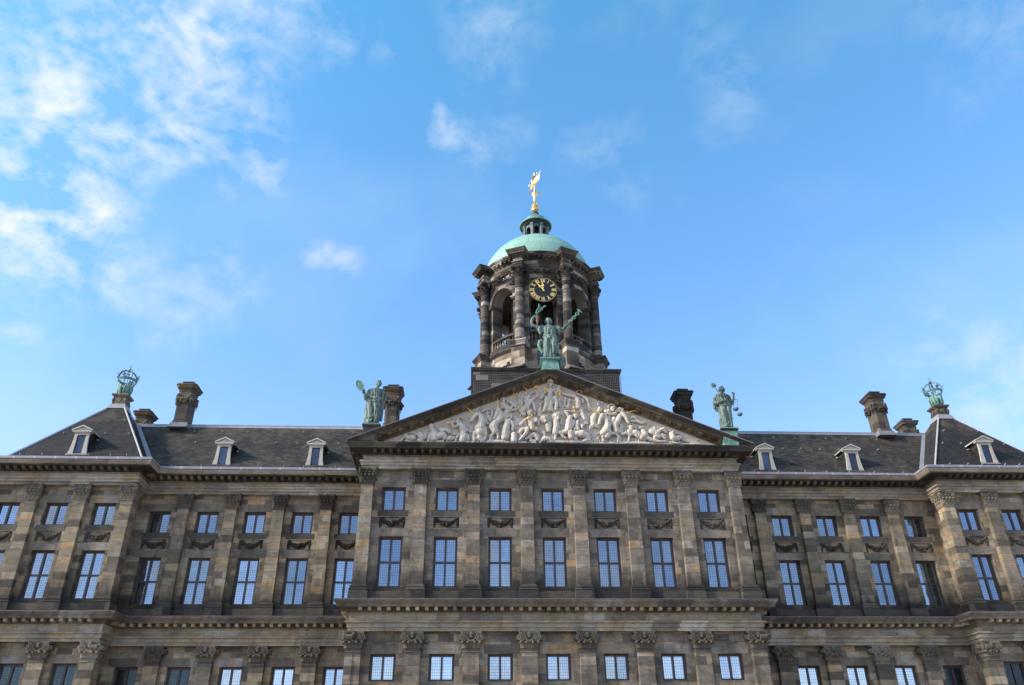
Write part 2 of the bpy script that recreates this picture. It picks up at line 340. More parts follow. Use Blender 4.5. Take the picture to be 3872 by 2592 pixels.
def dome_mat():
    t = NT('dome_copper'); P = t.pos(); sp = t.n('ShaderNodeSeparateXYZ'); t.l(P, sp.inputs[0])
    dx = t.m('SUBTRACT', sp.outputs[0], TX); dy = t.m('SUBTRACT', TY, sp.outputs[1])
    a = t.m('MULTIPLY', t.m('ARCTAN2', dx, dy), 3.2)
    rr = t.m('SQRT', t.m('ADD', t.m('MULTIPLY', dx, dx), t.m('MULTIPLY', dy, dy)))
    el = t.m('MULTIPLY', t.m('ARCTAN2', t.m('SUBTRACT', sp.outputs[2], 40.05), rr), 4.9)
    cb = t.n('ShaderNodeCombineXYZ'); t.l(a, cb.inputs[0]); t.l(el, cb.inputs[1])
    br = t.n('ShaderNodeTexBrick'); t.l(cb.outputs[0], br.inputs['Vector'])
    br.inputs['Color1'].default_value = (0,0,0,1); br.inputs['Color2'].default_value = (1,1,1,1); br.inputs['Mortar'].default_value = (.5,.5,.5,1)
    br.inputs['Scale'].default_value = 1; br.inputs['Brick Width'].default_value = 1.55; br.inputs['Row Height'].default_value = .95
    br.inputs['Mortar Size'].default_value = .018; br.inputs['Mortar Smooth'].default_value = .2
    col = t.ramp(br.outputs['Color'], [(0,(.195,.36,.285)),(.5,(.225,.395,.315)),(1,(.255,.42,.345))])
    n = t.noise(P, 1.3, 6, .6); col = t.mix(t.m('MULTIPLY', t.fac(n, .5, .75), .3), col, (.30,.46,.39))
    st = t.noise(t.map(cb.outputs[0], (3.2, .35, 1)), 1.0, 5, .6)
    top = t.fac(el, 4.6, 6.6)
    col = t.mix(t.m('MULTIPLY', t.m('MULTIPLY', t.fac(st, .47, .68), top), .85), col, (.22,.16,.10))
    col = t.mix(t.m('MULTIPLY', br.outputs['Fac'], .75), col, (.07,.15,.13))
    t.bump(t.m('MULTIPLY', br.outputs['Fac'], -1.0), .4, .02)
    return t.out(col, .6, 0, .3)
M['dome'] = dome_mat()
def slate(name, cols, tone=1.0):
    t = NT(name); P = t.pos(); sp = t.n('ShaderNodeSeparateXYZ'); t.l(P, sp.inputs[0])
    cb = t.n('ShaderNodeCombineXYZ'); t.l(t.m('MULTIPLY_ADD', sp.outputs[2], .75, t.m('ADD', sp.outputs[0], t.m('MULTIPLY', sp.outputs[1], .15))), cb.inputs[0])
    t.l(t.m('MULTIPLY', sp.outputs[2], 1.0), cb.inputs[1])
    br = t.n('ShaderNodeTexBrick'); t.l(cb.outputs[0], br.inputs['Vector'])
    br.inputs['Color1'].default_value = (0,0,0,1); br.inputs['Color2'].default_value = (1,1,1,1); br.inputs['Mortar'].default_value = (0,0,0,1)
    br.inputs['Scale'].default_value = 1; br.inputs['Brick Width'].default_value = .34; br.inputs['Row Height'].default_value = .135
    br.inputs['Mortar Size'].default_value = .012; br.inputs['Mortar Smooth'].default_value = .4
    big = t.noise(P, .5, 6, .65)
    v = t.m('ADD', t.m('MULTIPLY', br.outputs['Color'], .55), t.m('MULTIPLY_ADD', big, 1.3, -.42))
    col = t.ramp(v, cols)
    col = t.mix(t.m('MULTIPLY', t.fac(t.noise(P, 3.5, 5, .6), .58, .74), .35), col, (.12,.105,.075))
    top = t.m('MULTIPLY', t.fac(sp.outputs[2], 25.2, 26.9), t.fac(t.noise(P, 1.1, 5, .65), .45, .62))
    col = t.mix(t.m('MULTIPLY', top, .55), col, (.15,.115,.075))
    col = t.mix(t.m('MULTIPLY', br.outputs['Fac'], .6), col, (.012,.012,.013))
    t.bump(t.m('ADD', t.m('MULTIPLY', br.outputs['Fac'], -1.0), t.m('MULTIPLY', br.outputs['Color'], .5)), .5, .02)
    return t.out(col, .75, 0, .18)
M['slate'] = slate('brown_grey_slate', [(0,(.014,.0135,.014)),(.3,(.030,.027,.025)),(.6,(.054,.046,.036)),(1,(.10,.082,.058))])
M['slate2'] = slate('dark_slate', [(0,(.013,.0125,.013)),(.5,(.024,.022,.022)),(1,(.045,.040,.035))])
def lead(name, col, seam=1.4):
    t = NT(name); P = t.pos(); sp = t.n('ShaderNodeSeparateXYZ'); t.l(P, sp.inputs[0])
    u = t.m('FRACT', t.m('DIVIDE', t.m('ADD', sp.outputs[0], t.m('MULTIPLY', sp.outputs[1], 1.0)), seam))
    s_ = t.fac(t.m('ABSOLUTE', t.m('SUBTRACT', u, .5)), .03/seam, .015/seam)
    n = t.noise(P, 2.3, 6, .65)
    c = t.mix(t.fac(n, .3, .7), (col[0]*.7, col[1]*.7, col[2]*.72), col)
    c = t.mix(t.m('MULTIPLY', s_, .7), c, (.55,.56,.58))
    t.bump(t.noise(P, 6, 4), .2, .02)
    return t.out(c, .5, 0, .4)
M['lead'] = lead('gutter_lead', (.235,.225,.26))
M['leadlight'] = lead('pale_lead', (.30,.30,.315), 50)
M['leadgrey'] = lead('grey_lead', (.20,.20,.21), 50)
M['leadcream'] = lead('cream_lead', (.46,.44,.40), 50)
def plain(name, c, rough=.6, metal=0, var=.25, sc_=3.0, spec=.4):
    t = NT(name); P = t.pos(); n = t.noise(P, sc_, 5, .6)
    col = t.mix(t.fac(n, .3, .7), tuple(x*(1-var) for x in c), tuple(min(1, x*(1+var)) for x in c))
    t.bump(t.noise(P, sc_*6, 3), .1, .01)
    return t.out(col, rough, metal, spec)
M['dormer'] = plain('dormer_paint', (.40,.37,.32), .6, 0, .15)
M['frame'] = plain('window_frame_paint', (.050,.038,.038), .45, 0, .3)
M['gold'] = plain('gilding', (.82,.55,.22), .34, 1.0, .12, 8)
M['relgold'] = plain('relief_gilding', (.90,.52,.10), .4, .35, .15, 8)
M['goldpaint'] = plain('numeral_gilding', (.78,.60,.22), .5, .25, .1, 8)
M['black'] = plain('black_dial', (.010,.010,.012), .5, 0, .2)
M['dark'] = plain('dark_timber', (.018,.016,.015), .8, 0, .3)
M['plaster'] = plain('belfry_plaster', (.20,.175,.15), .9, 0, .25, 1.2)
M['bellmetal'] = plain('bell_bronze', (.035,.040,.036), .45, .6, .3)
M['brick'] = stone('old_brick', [(0,(.16,.085,.055)),(1,(.26,.14,.09))], .22, .075, .4, .2, .6, seed=30)
M['wire'] = plain('netting_wire', (.24,.23,.21), .7, 0, .1)
M['hook'] = plain('zinc_hook', (.34,.36,.39), .5, .2, .1)
M['lid'] = plain('chimney_lid_copper', (.05,.10,.085), .6, 0, .4)
M['paving'] = plain('warm_bounce_paving', (.34,.27,.19), .85, 0, .25, .4)  # unseen ground, colour warmed so its bounce light warms the facade
def glass(name, tint, rough=.04, lead_=.13, dirt=.25):
    t = NT(name); P = t.pos(); sp = t.n('ShaderNodeSeparateXYZ'); t.l(P, sp.inputs[0])
    u = t.m('DIVIDE', t.m('ADD', sp.outputs[0], sp.outputs[1]), lead_); w = t.m('DIVIDE', sp.outputs[2], lead_*1.25)
    def line(x, hw): return t.m('LESS_THAN', t.m('ABSOLUTE', t.m('SUBTRACT', t.m('FRACT', x), .5)), hw)
    ln = t.m('MAXIMUM', line(u, .055), line(w, .045))
    cell = t.n('ShaderNodeTexWhiteNoise'); cell.noise_dimensions = '2D'
    cv = t.n('ShaderNodeCombineXYZ'); t.l(t.m('FLOOR', t.m('ADD', u, .5)), cv.inputs[0]); t.l(t.m('FLOOR', t.m('ADD', w, .5)), cv.inputs[1]); t.l(cv.outputs[0], cell.inputs['Vector'])
    big = t.noise(P, .8, 4)
    k = t.m('ADD', t.m('MULTIPLY_ADD', cell.outputs['Value'], dirt, 1-dirt), t.m('MULTIPLY_ADD', big, .5, -.25))
    k = t.m('MULTIPLY', k, t.m('MULTIPLY_ADD', t.n('ShaderNodeObjectInfo').outputs['Random'], .45, .72))
    col = t.mix(1.0, tint, k, 'MULTIPLY')
    col = t.mix(ln, col, (.025,.025,.028))
    t.l(t.m('MULTIPLY_ADD', ln, -.95, .95), t.b.inputs['Metallic'])
    h = t.noise(P, 2.2, 2)
    t.bump(h, .12, .03)
    m = t.out(col, rough, .95, .5)
    t.l(t.m('MULTIPLY_ADD', ln, .5, rough), t.b.inputs['Roughness'])
    t.l(t.m('MULTIPLY_ADD', ln, -.95, .95), t.b.inputs['Metallic'])
    return m
M['glass'] = glass('leaded_glass', (.30,.36,.395), dirt=.10)
M['glasspale'] = glass('bright_reflection_glass', (.54,.57,.58), dirt=.10)  # paler copy of the glass: white reflection of the low sky put into the tint
M['glassdark'] = glass('shutter_and_dark_reflection_glass', (.055,.075,.08), .2)  # louvred pavilion windows; on the wings a dark reflection put into the tint
M['glassdormer'] = glass('dormer_glass', (.10,.12,.15), .1)

# ------------------------------------------------------------------ ground
g = MB(); g.quad((-1500,-1500,0),(1500,-1500,0),(1500,1500,0),(-1500,1500,0))
structure(put('ground', g, M['paving']))

# ------------------------------------------------------------------ palace
palace = thing('palace', 'long soot-stained sandstone palace with rows of pilasters, leaded windows, slate roofs and a sculpted pediment', 'palace')
YC, YW, YP = 0.0, 5.6, 3.78           # pilaster faces of the centre, the wings and the corner pavilions
XC, XI, XO = 12.65, 28.72, 39.3       # edges of centre, pavilion inner and outer edges
REL = .35                             # pilaster relief
Z_LW = (7.21, 8.72); Z_TW = (12.62, 15.80); Z_SW = (17.52, 19.08); Z_PAN = (16.36, 17.08)
WW = 1.52
def bay_list():
    b = []
    for i in range(7): b.append(('c', (i-3)*3.5, YC))
    for s in (-1, 1):
        for i in range(-1, 4): b.append(('w', s*(15.817+3.354*(i+.5)), YW))
        for i in range(3): b.append(('p', s*(29.05+3.247*(i+.5)), YP))
    return b
BAYS = bay_list()
def wall_front(x0, x1, yb, xs):
    """front wall with real openings: reveals run back to the window frames"""
    mb = MB(); yw = yb+REL; d = .46
    xs = sorted(xs)
    def rows(x): return [(x-WW/2, x+WW/2, *Z_LW, d), (x-WW/2-.08, x+WW/2+.08, *Z_PAN, .10), (x-WW/2, x+WW/2, *Z_TW, d), (x-WW/2, x+WW/2, *Z_SW, d)]
    zs = [0, Z_LW[0], Z_LW[1], Z_TW[0], Z_TW[1], Z_PAN[0], Z_PAN[1], Z_SW[0], Z_SW[1], 20.3]
    zs = sorted(zs)
    cur = x0
    edges = []
    for x in xs:
        a, b = x-WW/2-.08, x+WW/2+.08
        edges.append((cur, a, None)); edges.append((max(a, x0), min(b, x1), x)); cur = b
    edges.append((cur, x1, None))
    for (a, b, x) in edges:
        a = max(a, x0); b = min(b, x1)
        if b - a < .01: continue
        if x is None: mb.quad((a,yw,0),(b,yw,0),(b,yw,20.3),(a,yw,20.3)); continue
        z = 0
        for (p, q, z0, z1, dd) in sorted(rows(x), key=lambda r: r[2]):
            p = max(p, a); q = min(q, b)
            mb.quad((a,yw,z),(b,yw,z),(b,yw,z0),(a,yw,z0))
            if p > a+.005: mb.quad((a,yw,z0),(p,yw,z0),(p,yw,z1),(a,yw,z1))
            if q < b-.005: mb.quad((q,yw,z0),(b,yw,z0),(b,yw,z1),(q,yw,z1))
            yb2 = yw+dd
            mb.quad((p,yw,z0),(q,yw,z0),(q,yb2,z0),(p,yb2,z0)); mb.quad((q,yw,z1),(p,yw,z1),(p,yb2,z1),(q,yb2,z1))
            mb.quad((p,yw,z0),(p,yb2,z0),(p,yb2,z1),(p,yw,z1)); mb.quad((q,yw,z1),(q,yb2,z1),(q,yb2,z0),(q,yw,z0))
            if dd < .2: mb.quad((p,yb2,z0),(q,yb2,z0),(q,yb2,z1),(p,yb2,z1), 0)
            z = z1
        mb.quad((a,yw,z),(b,yw,z),(b,yw,20.3),(a,yw,20.3))
    return mb
def front(x0, x1, yb, kind):
    xs = [x for k, x, y in BAYS if k == kind and x0 < x < x1]
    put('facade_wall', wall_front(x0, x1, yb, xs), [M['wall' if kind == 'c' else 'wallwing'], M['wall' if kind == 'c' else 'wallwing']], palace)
front(-XC+REL, XC-REL, YC, 'c')
for s in (-1, 1):
    a, b = sorted((s*(XC-REL), s*(XI+.50))); front(a, b, YW, 'w')
    a, b = sorted((s*(XI+.50), s*XO)); front(a, b, YP, 'p')
for s in (-1, 1):
    for (x, ya, yb_, zt_) in ((s*(XC-REL), YC+REL, YW+REL, 21.4), (s*(XI+.50), YP+REL, YW+REL, 20.3), (s*(XO-.05), YP+REL, 16, 20.3)):
        mb = MB(); mb.quad((x,ya,0),(x,yb_,0),(x,yb_,zt_),(x,ya,zt_)); put('return_wall', mb, M['wall'], palace)
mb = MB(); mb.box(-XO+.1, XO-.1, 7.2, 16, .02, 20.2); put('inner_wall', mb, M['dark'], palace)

# entablatures: a profile swept round the plan with mitred corners
PLAN = [(-XO,16),(-XO,YP),(-XI,YP),(-XI,YW),(-XC,YW),(-XC,YC),(XC,YC),(XC,YW),(XI,YW),(XI,YP),(XO,YP),(XO,16)]
def sweep(mb, path, prof, mi=lambda k, i: 0):
    n = len(path); offs = []
    for i in range(n):
        ns = []
        for a, b in ((i-1, i), (i, i+1)):
            if a < 0 or b >= n: continue
            d = Vector((path[b][0]-path[a][0], path[b][1]-path[a][1])).normalized(); ns.append(Vector((d.y, -d.x)))
        v = ns[0] if len(ns) == 1 else (ns[0]+ns[1])/(1+ns[0].dot(ns[1]))
        offs.append(v)
    for i in range(n-1):
        for k in range(len(prof)-1):
            (o0, z0), (o1, z1) = prof[k], prof[k+1]
            A = (path[i][0]+offs[i].x*o0, path[i][1]+offs[i].y*o0, z0); B = (path[i+1][0]+offs[i+1].x*o0, path[i+1][1]+offs[i+1].y*o0, z0)
            Cc = (path[i+1][0]+offs[i+1].x*o1, path[i+1][1]+offs[i+1].y*o1, z1); D = (path[i][0]+offs[i].x*o1, path[i][1]+offs[i].y*o1, z1)
            mb.quad(A, B, Cc, D, mi(k, i))
def brackets(mb, path, o0, o1, z0, z1, width, pitch, mi=0, taper=0.0):
    for i in range(len(path)-1):
        a = Vector(path[i]); b = Vector(path[i+1]); L = (b-a).length; d = (b-a)/L; nn = Vector((d.y, -d.x))
        prev_in = i > 0 and ((a-Vector(path[i-1])).normalized().cross(d)) > 0     # inner corner: keep clear of the neighbour
        next_in = i+2 < len(path) and (d.cross((Vector(path[i+2])-b).normalized())) > 0
        s0 = -o1+width if not prev_in else o1+.05; s1 = L+o1-width if not next_in else L-o1-.05
        if i == 0: s0 = 0
        if i == len(path)-2: s1 = L
        m = max(1, round((s1-s0)/pitch))
        for k in range(m+1):
            c = a+d*(s0+(s1-s0)*k/m)
            P = [c-d*width/2, c+d*width/2]
            q = [P[0]+nn*o0, P[1]+nn*o0, P[1]+nn*o1, P[0]+nn*o1]
            o1b = o1-taper; qb = [P[0]+nn*o0, P[1]+nn*o0, P[1]+nn*o1b, P[0]+nn*o1b]
            mb.add([(v.x,v.y,z0) for v in qb]+[(v.x,v.y,z1) for v in q], [(0,1,2,3),(7,6,5,4),(0,4,5,1),(1,5,6,2),(2,6,7,3),(3,7,4,0)], mi)
# lower
mb = MB()
sweep(mb, PLAN, [(-.6,9.95),(.02,9.95),(.02,10.15),(.09,10.16),(.09,10.37),(.15,10.40),(.21,10.44),(.22,10.53),(.02,10.55),(.0,10.57),(.0,10.93),(.05,10.95),(.10,11.0)])
put('lower_architrave', mb, M['pale'], palace)
mb = MB()
sweep(mb, PLAN, [(.10,11.0),(.10,11.06),(.17,11.07),(.17,11.13),(.22,11.16),(.22,11.28),(.70,11.28),(.72,11.25),(.74,11.29),(.74,11.37),(.76,11.40),(.84,11.50),(.90,11.58),(.90,11.64),(.88,11.66),(-.38,11.74)], lambda k, i: 0)
brackets(mb, PLAN, .2, .64, 11.075, 11.275, .21, .57, 1, .06)
brackets(mb, PLAN, .15, .21, 11.07, 11.125, .055, .11, 0)
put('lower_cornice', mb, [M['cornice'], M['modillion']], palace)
mb = MB(); sweep(mb, PLAN, [(.92,11.655),(.93,11.675),(.90,11.69),(.5,11.725),(-.3,11.765)]); put('lower_cornice_flashing', mb, M['lead'], palace)
# blocking course under the upper storey
mb = MB(); sweep(mb, PLAN, [(-.10,11.72),(-.10,12.30),(-.14,12.33),(-.34,12.36)]); put('blocking_course', mb, M['soot'], palace)
# upper
mb = MB()
sweep(mb, PLAN, [(-.6,20.24),(.02,20.24),(.02,20.42),(.09,20.43),(.09,20.61),(.15,20.63),(.21,20.68),(.22,20.77),(.02,20.79),(.0,20.81),(.0,21.10),(.05,21.12),(.09,21.15)])
put('upper_architrave', mb, M['pale'], palace)
mb = MB()
sweep(mb, PLAN, [(.09,21.15),(.12,21.18),(.18,21.19),(.18,21.25),(.25,21.27),(.25,21.38),(.88,21.38),(.90,21.36),(.92,21.39),(.92,21.47)], lambda k, i: 0)
sweep(mb, PLAN, [(.92,21.47),(.94,21.49),(1.0,21.56),(1.08,21.66),(1.08,21.70),(1.04,21.715),(-.38,21.76)], lambda k, i: 0 if 4 <= i <= 6 else 2)
brackets(mb, PLAN, .22, .74, 21.19, 21.375, .21, .53, 1, .16)
brackets(mb, PLAN, .16, .24, 21.19, 21.25, .055, .11, 0)
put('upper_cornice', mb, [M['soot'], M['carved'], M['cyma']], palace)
for s in (-1, 1):
    path = [(s*x, y) for x, y in [(XC-.05,YW),(XI,YW),(XI,YP),(XO,YP)]]
    if s < 0: path = path[::-1]
    mb = MB(); sweep(mb, path, [(1.02,21.715),(1.10,21.73),(1.13,21.76),(1.10,21.90),(1.06,21.95),(.98,21.96),(.80,21.84),(.1,21.86)])
    put('gutter', mb, M['lead'], palace)

# ---- pilasters
def leaf(mb, x, y, z, w, h, curl, yaw=0.0, mi=0):
    rows = []; ca, sa = cos(yaw), sin(yaw)
    for k in range(8):
        t = k/7
        zz = h*(t if t < .8 else .8+.5*(t-.8) - 2.2*(t-.8)**2*3)
        out = -.02 - curl*max(0, t-.25)**1.6*1.4
        ww = w*.5*(1.0+.22*sin(t*18))*(1 if t < .7 else 1-(t-.7)*1.9)
        row = []
        for a, dd in ((-1, .03), (-.5, -.012), (0, -.035), (.5, -.012), (1, .03)):
            lx, ly = a*ww, out+dd
            row.append((x+lx*ca-ly*sa, y+lx*sa+ly*ca, z+zz))
        rows.append(row)
    mb.loft(rows, False, mi, False, False)
    back = [[(p[0]+sa*-.05, p[1]+ca*.05, p[2]-.015) for p in r] for r in rows]
    mb.loft([r[::-1] for r in back], False, mi, False, False)
def spiral(mb, x, y, z, r, side, thick=.05, mi=0, turns=1.9):
    pts = []; rad = []
    for k in range(22):
        t = k/21; a = PI/2 + side*(-1)*t*turns*2*PI; rr = r*(1-.82*t)
        pts.append((x+side*0+rr*cos(a), y-.05*t, z+rr*sin(a))); rad.append(thick*(1-.45*t))
    mb.tube(pts, rad, 6, mi); mb.ball((x, y-.05, z), r*.22, 1, mi)
def corinthian():
    mb = MB(); mb.frustum((-.38,.38,0,.38), (-.45,.45,-.10,.38), 0, .93)
    mb.box(-.43,.43,-.05,.38,-.03,.05)
    ab = [(-.60,.38),(-.60,-.14),(-.54,-.22),(-.27,-.12),(0,-.09),(.27,-.12),(.54,-.22),(.60,-.14),(.60,.38)]
    mb.prism(ab, .92, 1.0); mb.prism([(x*1.05, y*1.05) for x, y in ab], .998, 1.06)
    mb.ball((0,-.17,.97), .10, 2, 0, (1,.7,1))
    for x in (-.26, 0, .26): leaf(mb, x, -.01, .05, .25, .40, .16)
    for x in (-.39, -.13, .13, .39): leaf(mb, x, -.03, .08, .24, .68, .22)
    for s in (-1, 1):
        for y in (.1, .3): leaf(mb, s*.39, y, .05, .25, .42, .16, s*PI/2)
        leaf(mb, s*.41, .02, .1, .26, .74, .26, s*PI/4)
        spiral(mb, s*.49, -.15, .79, .13, s, .045); spiral(mb, s*.12, -.12, .80, .085, -s, .035)
        mb.tube([(s*.2,-.06,.45),(s*.28,-.10,.65),(s*.42,-.16,.86)], [.03,.04,.05], 6)
        mb.ball((s*.52,-.16,.90), .07, 1)
    return mb.mesh('capital', M['carved'])
def composite():
    mb = MB(); mb.frustum((-.455,.455,0,.4), (-.50,.50,-.07,.4), 0, .98)
    mb.box(-.50,.50,-.05,.4,-.03,.05)
    ab = [(-.66,.40),(-.66,-.16),(-.58,-.23),(-.3,-.15),(0,-.12),(.3,-.15),(.58,-.23),(.66,-.16),(.66,.40)]
    mb.prism(ab, 1.04, 1.10); mb.prism([(x*1.04, y*1.04) for x, y in ab], 1.098, 1.17)
    mb.box(-.52,.52,-.14,.38,.74,.80); mb.box(-.5,.5,-.12,.38,.86,1.04)
    for k in range(7): mb.ball((-.24+.08*k, -.15, .83), .045, 1)
    for s in (-1, 1):
        mb.tube([(s*.44,.30,.80),(s*.44,-.14,.80)], .25, 16, 0)
        spiral(mb, s*.44, -.17, .80, .245, s, .055, 0, 2.1)
        mb.tube([(s*.66,.35,.82),(s*.66,-.08,.82)], .16, 10)
        leaf(mb, s*.20, -.05, .20, .34, .44, .24); leaf(mb, s*.45, -.04, .20, .28, .44, .26, s*PI/5); leaf(mb, s*.48, .15, .2, .3, .44, .2, s*PI/2)
        mb.ball((s*.20,-.24,.52), .095, 1); mb.ball((s*.52,-.22,.52), .09, 1); mb.tube([(s*.20,-.09,.22),(s*.20,-.14,.46)], .03, 5)
    leaf(mb, 0, -.04, .2, .2, .40, .2)
    for s in (-1, 1):
        pass
    for k in range(9): mb.box(-.40+.1*k-.028, -.40+.1*k+.028, -.045, 0, .06, .24)
    for k in range(9):
        t = k/8; mb.ball((-.22+.44*t, -.19, .72-.14*sin(t*PI)), .06+.02*sin(t*PI), 1)
    mb.ball((0,-.2,1.0), .12, 2, 0, (1,.7,1)); mb.ball((0,-.19,.86), .1, 1)
    return mb.mesh('capital', M['carved'])
CAP_U, CAP_L = corinthian(), composite()
CAP_Lp = CAP_L.copy(); CAP_Lp.materials.clear(); CAP_Lp.materials.append(M['carvedpale'])
def ring_sq(h, o): return (-h-o, h+o, -o, .36)
def upper_pilaster():
    mb = MB(); b, t = .43, .385
    zs = [12.74, 14.5, 16.5, 19.19]; hs = [b, b-.004, .41, t]
    for k in range(3): mb.frustum((-hs[k],hs[k],0,.4), (-hs[k+1],hs[k+1],0,.4), zs[k], zs[k+1])
    # attic base and plinth
    for (h0, h1, z0, z1) in ((.60,.60,11.74,12.30),(.56,.56,12.30,12.38),(.57,.59,12.38,12.42),(.59,.57,12.42,12.47),(.51,.49,12.47,12.55),(.53,.54,12.55,12.60),(.54,.53,12.60,12.65),(.47,.45,12.65,12.74)):
        o0, o1 = h0-b, h1-b
        mb.frustum((-h0,h0,-o0,.4), (-h1,h1,-o1,.4), z0, z1, 1)
    return mb
def lower_pilaster():
    mb = MB(); mb.frustum((-.52,.52,0,.4), (-.465,.465,0,.4), 1.4, 8.78); mb.box(-.66,.66,-.14,.4,.01,1.0); mb.frustum((-.66,.66,-.14,.4), (-.53,.53,-.01,.4), 1.0, 1.4)
    return mb
PMESH = {k: (upper_pilaster().mesh('pilaster', [M[k], M['soot']]), lower_pilaster().mesh('pilaster', [M[k], M['soot']])) for k in ('pil', 'pilwing')}
def pilaster(x, y, rot=0.0):
    PU, PL_ = PMESH['pil' if abs(x) < 13 else 'pilwing']
    for me, cm_, zc in ((PU, CAP_U, 19.19), (PL_, CAP_Lp if random.random() < .15 else CAP_L, 8.78)):
        p = link('pilaster', me, palace, (x, y, 0), rot)
        link('capital', cm_, p, (0, 0, zc))
for i in range(8): pilaster((i-3.5)*3.5, YC + .004*(i in (0, 7)))
for s in (-1, 1):
    for i in range(4): pilaster(s*(15.817+3.354*i), YW)
    for i in range(4): pilaster(s*(29.05+3.247*i+(.09 if i == 0 else 0)), YP)
    pilaster(s*XC, .44, s*PI/2); pilaster(s*XI, YP+.44, -s*PI/2)
    pilaster(s*XC, 3.1, s*PI/2)

# ---- windows
def window(x, yb, z0, z1, kind, mat, rnd):
    w = WW-.04; yf = yb+REL+.30; fb = MB(); t = .13
    a, b = x-w/2, x+w/2
    z0 += .0; z1 -= .0
    fb.box(a-.03, a+t, yf, yf+.10, z0, z1); fb.box(b-t, b+.03, yf, yf+.10, z0, z1)
    fb.box(a+t, b-t, yf, yf+.10, z1-t, z1); fb.box(a+t, b-t, yf, yf+.10, z0, z0+t)
    fb.box(x-.065, x+.065, yf-.03, yf+.10, z0+t, z1-t)
    zz = [z0+t, z1-t]
    if kind == 't':
        zm = z0+(z1-z0)*.5; zz = [z0+t, zm-.06, zm+.06, z1-t]
        fb.box(a+t, x-.065, yf-.02, yf+.10, zm-.06, zm+.06); fb.box(x+.065, b-t, yf-.02, yf+.10, zm-.06, zm+.06)
    f = put('window', fb, M['frame'], palace)
    pb = MB()
    for k in range(0, len(zz), 2):
        for (p, q) in ((a+t, x-.065), (x+.065, b-t)):
            # each leaded light with its own slim inner frame and its own slight lean
            za, zb = zz[k], zz[k+1]
            i = .022
            rx, rz = rnd.gauss(0, .008), rnd.gauss(0, .008)
            def pt(xx, z): return (xx, yf+.055+rx*(z-(za+zb)/2)+rz*(xx-(p+q)/2), z)
            pb.quad(pt(p, za), pt(q, za), pt(q, zb), pt(p, zb))
    put('pane', pb, mat, f)
rw = random.Random(5)
for k, x, yb in BAYS:
    window(x, yb, *Z_TW, 't', M['glass'], rw); window(x, yb, *Z_SW, 's', M['glass'], rw)
    lm = M['glasspale']
    if k == 'p' or (k == 'w' and abs(x) > 26): lm = M['glassdark']
    if k == 'w' and x < 0 and -25 < x < -23: lm = M['glassdark']  # wing pane: tree reflection painted as a dark tint
    window(x, yb, *Z_LW, 's', lm, rw)

rl = random.Random(17)
for k, x, yb in BAYS:
    for (z0, z1, w_) in ((8.722, 9.25, 1.20), (15.802, 16.30, 1.16), (19.082, 19.62, 1.16)):
        yw = yb+REL; mb = MB(); p = .012; a = w_; b = w_+.16
        poly = [(x-a+.10, z0), (x+a-.10, z0), (x+b-.10, z1), (x-b+.10, z1)]
        mb.add([(px,yw-p,pz) for px,pz in poly]+[(px,yw+.02,pz) for px,pz in poly], [(0,1,2,3),(0,4,5,1),(1,5,6,2),(2,6,7,3),(3,7,4,0)])
        put('lintel', mb, M['lintel'], palace)
    mb = MB(); mb.box(x-.98, x+.98, yb+REL-.014, yb+REL+.02, 17.13, 17.515); put('sill', mb, M['sill'], palace)
# ---- garlands in the sunk panels
def garland_mesh(a, sag, r, seed, drop=.45, n=34, mat=None, name='garland'):
    q = random.Random(seed); mb = MB()
    for k in range(n):
        t = k/(n-1)*2-1
        z = -sag*(1-t*t)
        th = r*(.55+.65*(1-abs(t)**1.6))
        for j in range(3):
            mb.ball((a*t+q.uniform(-.02,.02), -.02-abs(q.gauss(0,.45))*th*.9, z+q.uniform(-1,1)*th*.75), th*q.uniform(.35,.62), 1, 0, (q.uniform(.8,1.3),.9,q.uniform(.8,1.2)))
    for s in (-1, 1):
        mb.ball((s*a, -.05, .02), r*.7, 1); mb.tube([(s*a,-.03,.05),(s*(a-.16),-.03,.14),(s*(a-.02),-.03,.10)], .025, 5)
        for k in range(9):
            t = k/8; w = r*(.35+.55*sin(PI*min(1, t*1.15)))
            mb.ball((s*(a+.04)+q.uniform(-.02,.02), -.05, -drop*t), w*q.uniform(.6,.85), 1, 0, (1,.8,1.1))
    return mb.mesh(name, mat or M['carved'])
GAR = [garland_mesh(.70, .34, .155, 20+k, .55, 40, mat=M['swag']) for k in range(4)]
for i, (k, x, yb) in enumerate(BAYS):
    link('garland', GAR[i % 4], palace, (x, yb+REL+.09, 16.97), 0)

# ---- pediment
SL = .411; ZA = 27.48                                   # slope and height of the raking cornice's top edge
pb = MB()
for s in (-1, 1):
    X1 = 13.62
    prof = [(.22,-.62),(-.02,-.62),(-.02,-.50),(-.10,-.48),(-.10,-.40),(-.16,-.38),(-.80,-.38),(-.82,-.40),(-.84,-.37),(-.84,-.27),(-.88,-.24),(-.96,-.16),(-1.06,-.06),(-1.08,0.0),(-1.04,.02),(1.2,.06)]
    def P(x, o, dz): return (s*x, o, ZA-SL*x+dz)
    for k in range(len(prof)-1):
        (a, az), (b, bz) = prof[k], prof[k+1]
        q = [P(0,a,az), P(X1,a,az), P(X1,b,bz), P(0,b,bz)]
        pb.quad(*(q if s < 0 else q[::-1]), 1 if k >= 6 else 0)
    nmod = 19
    for k in range(nmod):
        xm = .45+(X1-1.0)*k/(nmod-1)
        q = []
        for (o, dz) in ((-.15,-.385),(-.66,-.385),(-.66,-.50),(-.15,-.54)):
            q += [P(xm-.12, o, dz), P(xm+.12, o, dz)]
        pb.add(q, [(0,2,3,1),(2,4,5,3),(4,6,7,5),(0,6,4,2),(1,3,5,7)], 0)
ped = put('pediment', pb, [M['rake'], M['soot']], palace)
mb = MB()
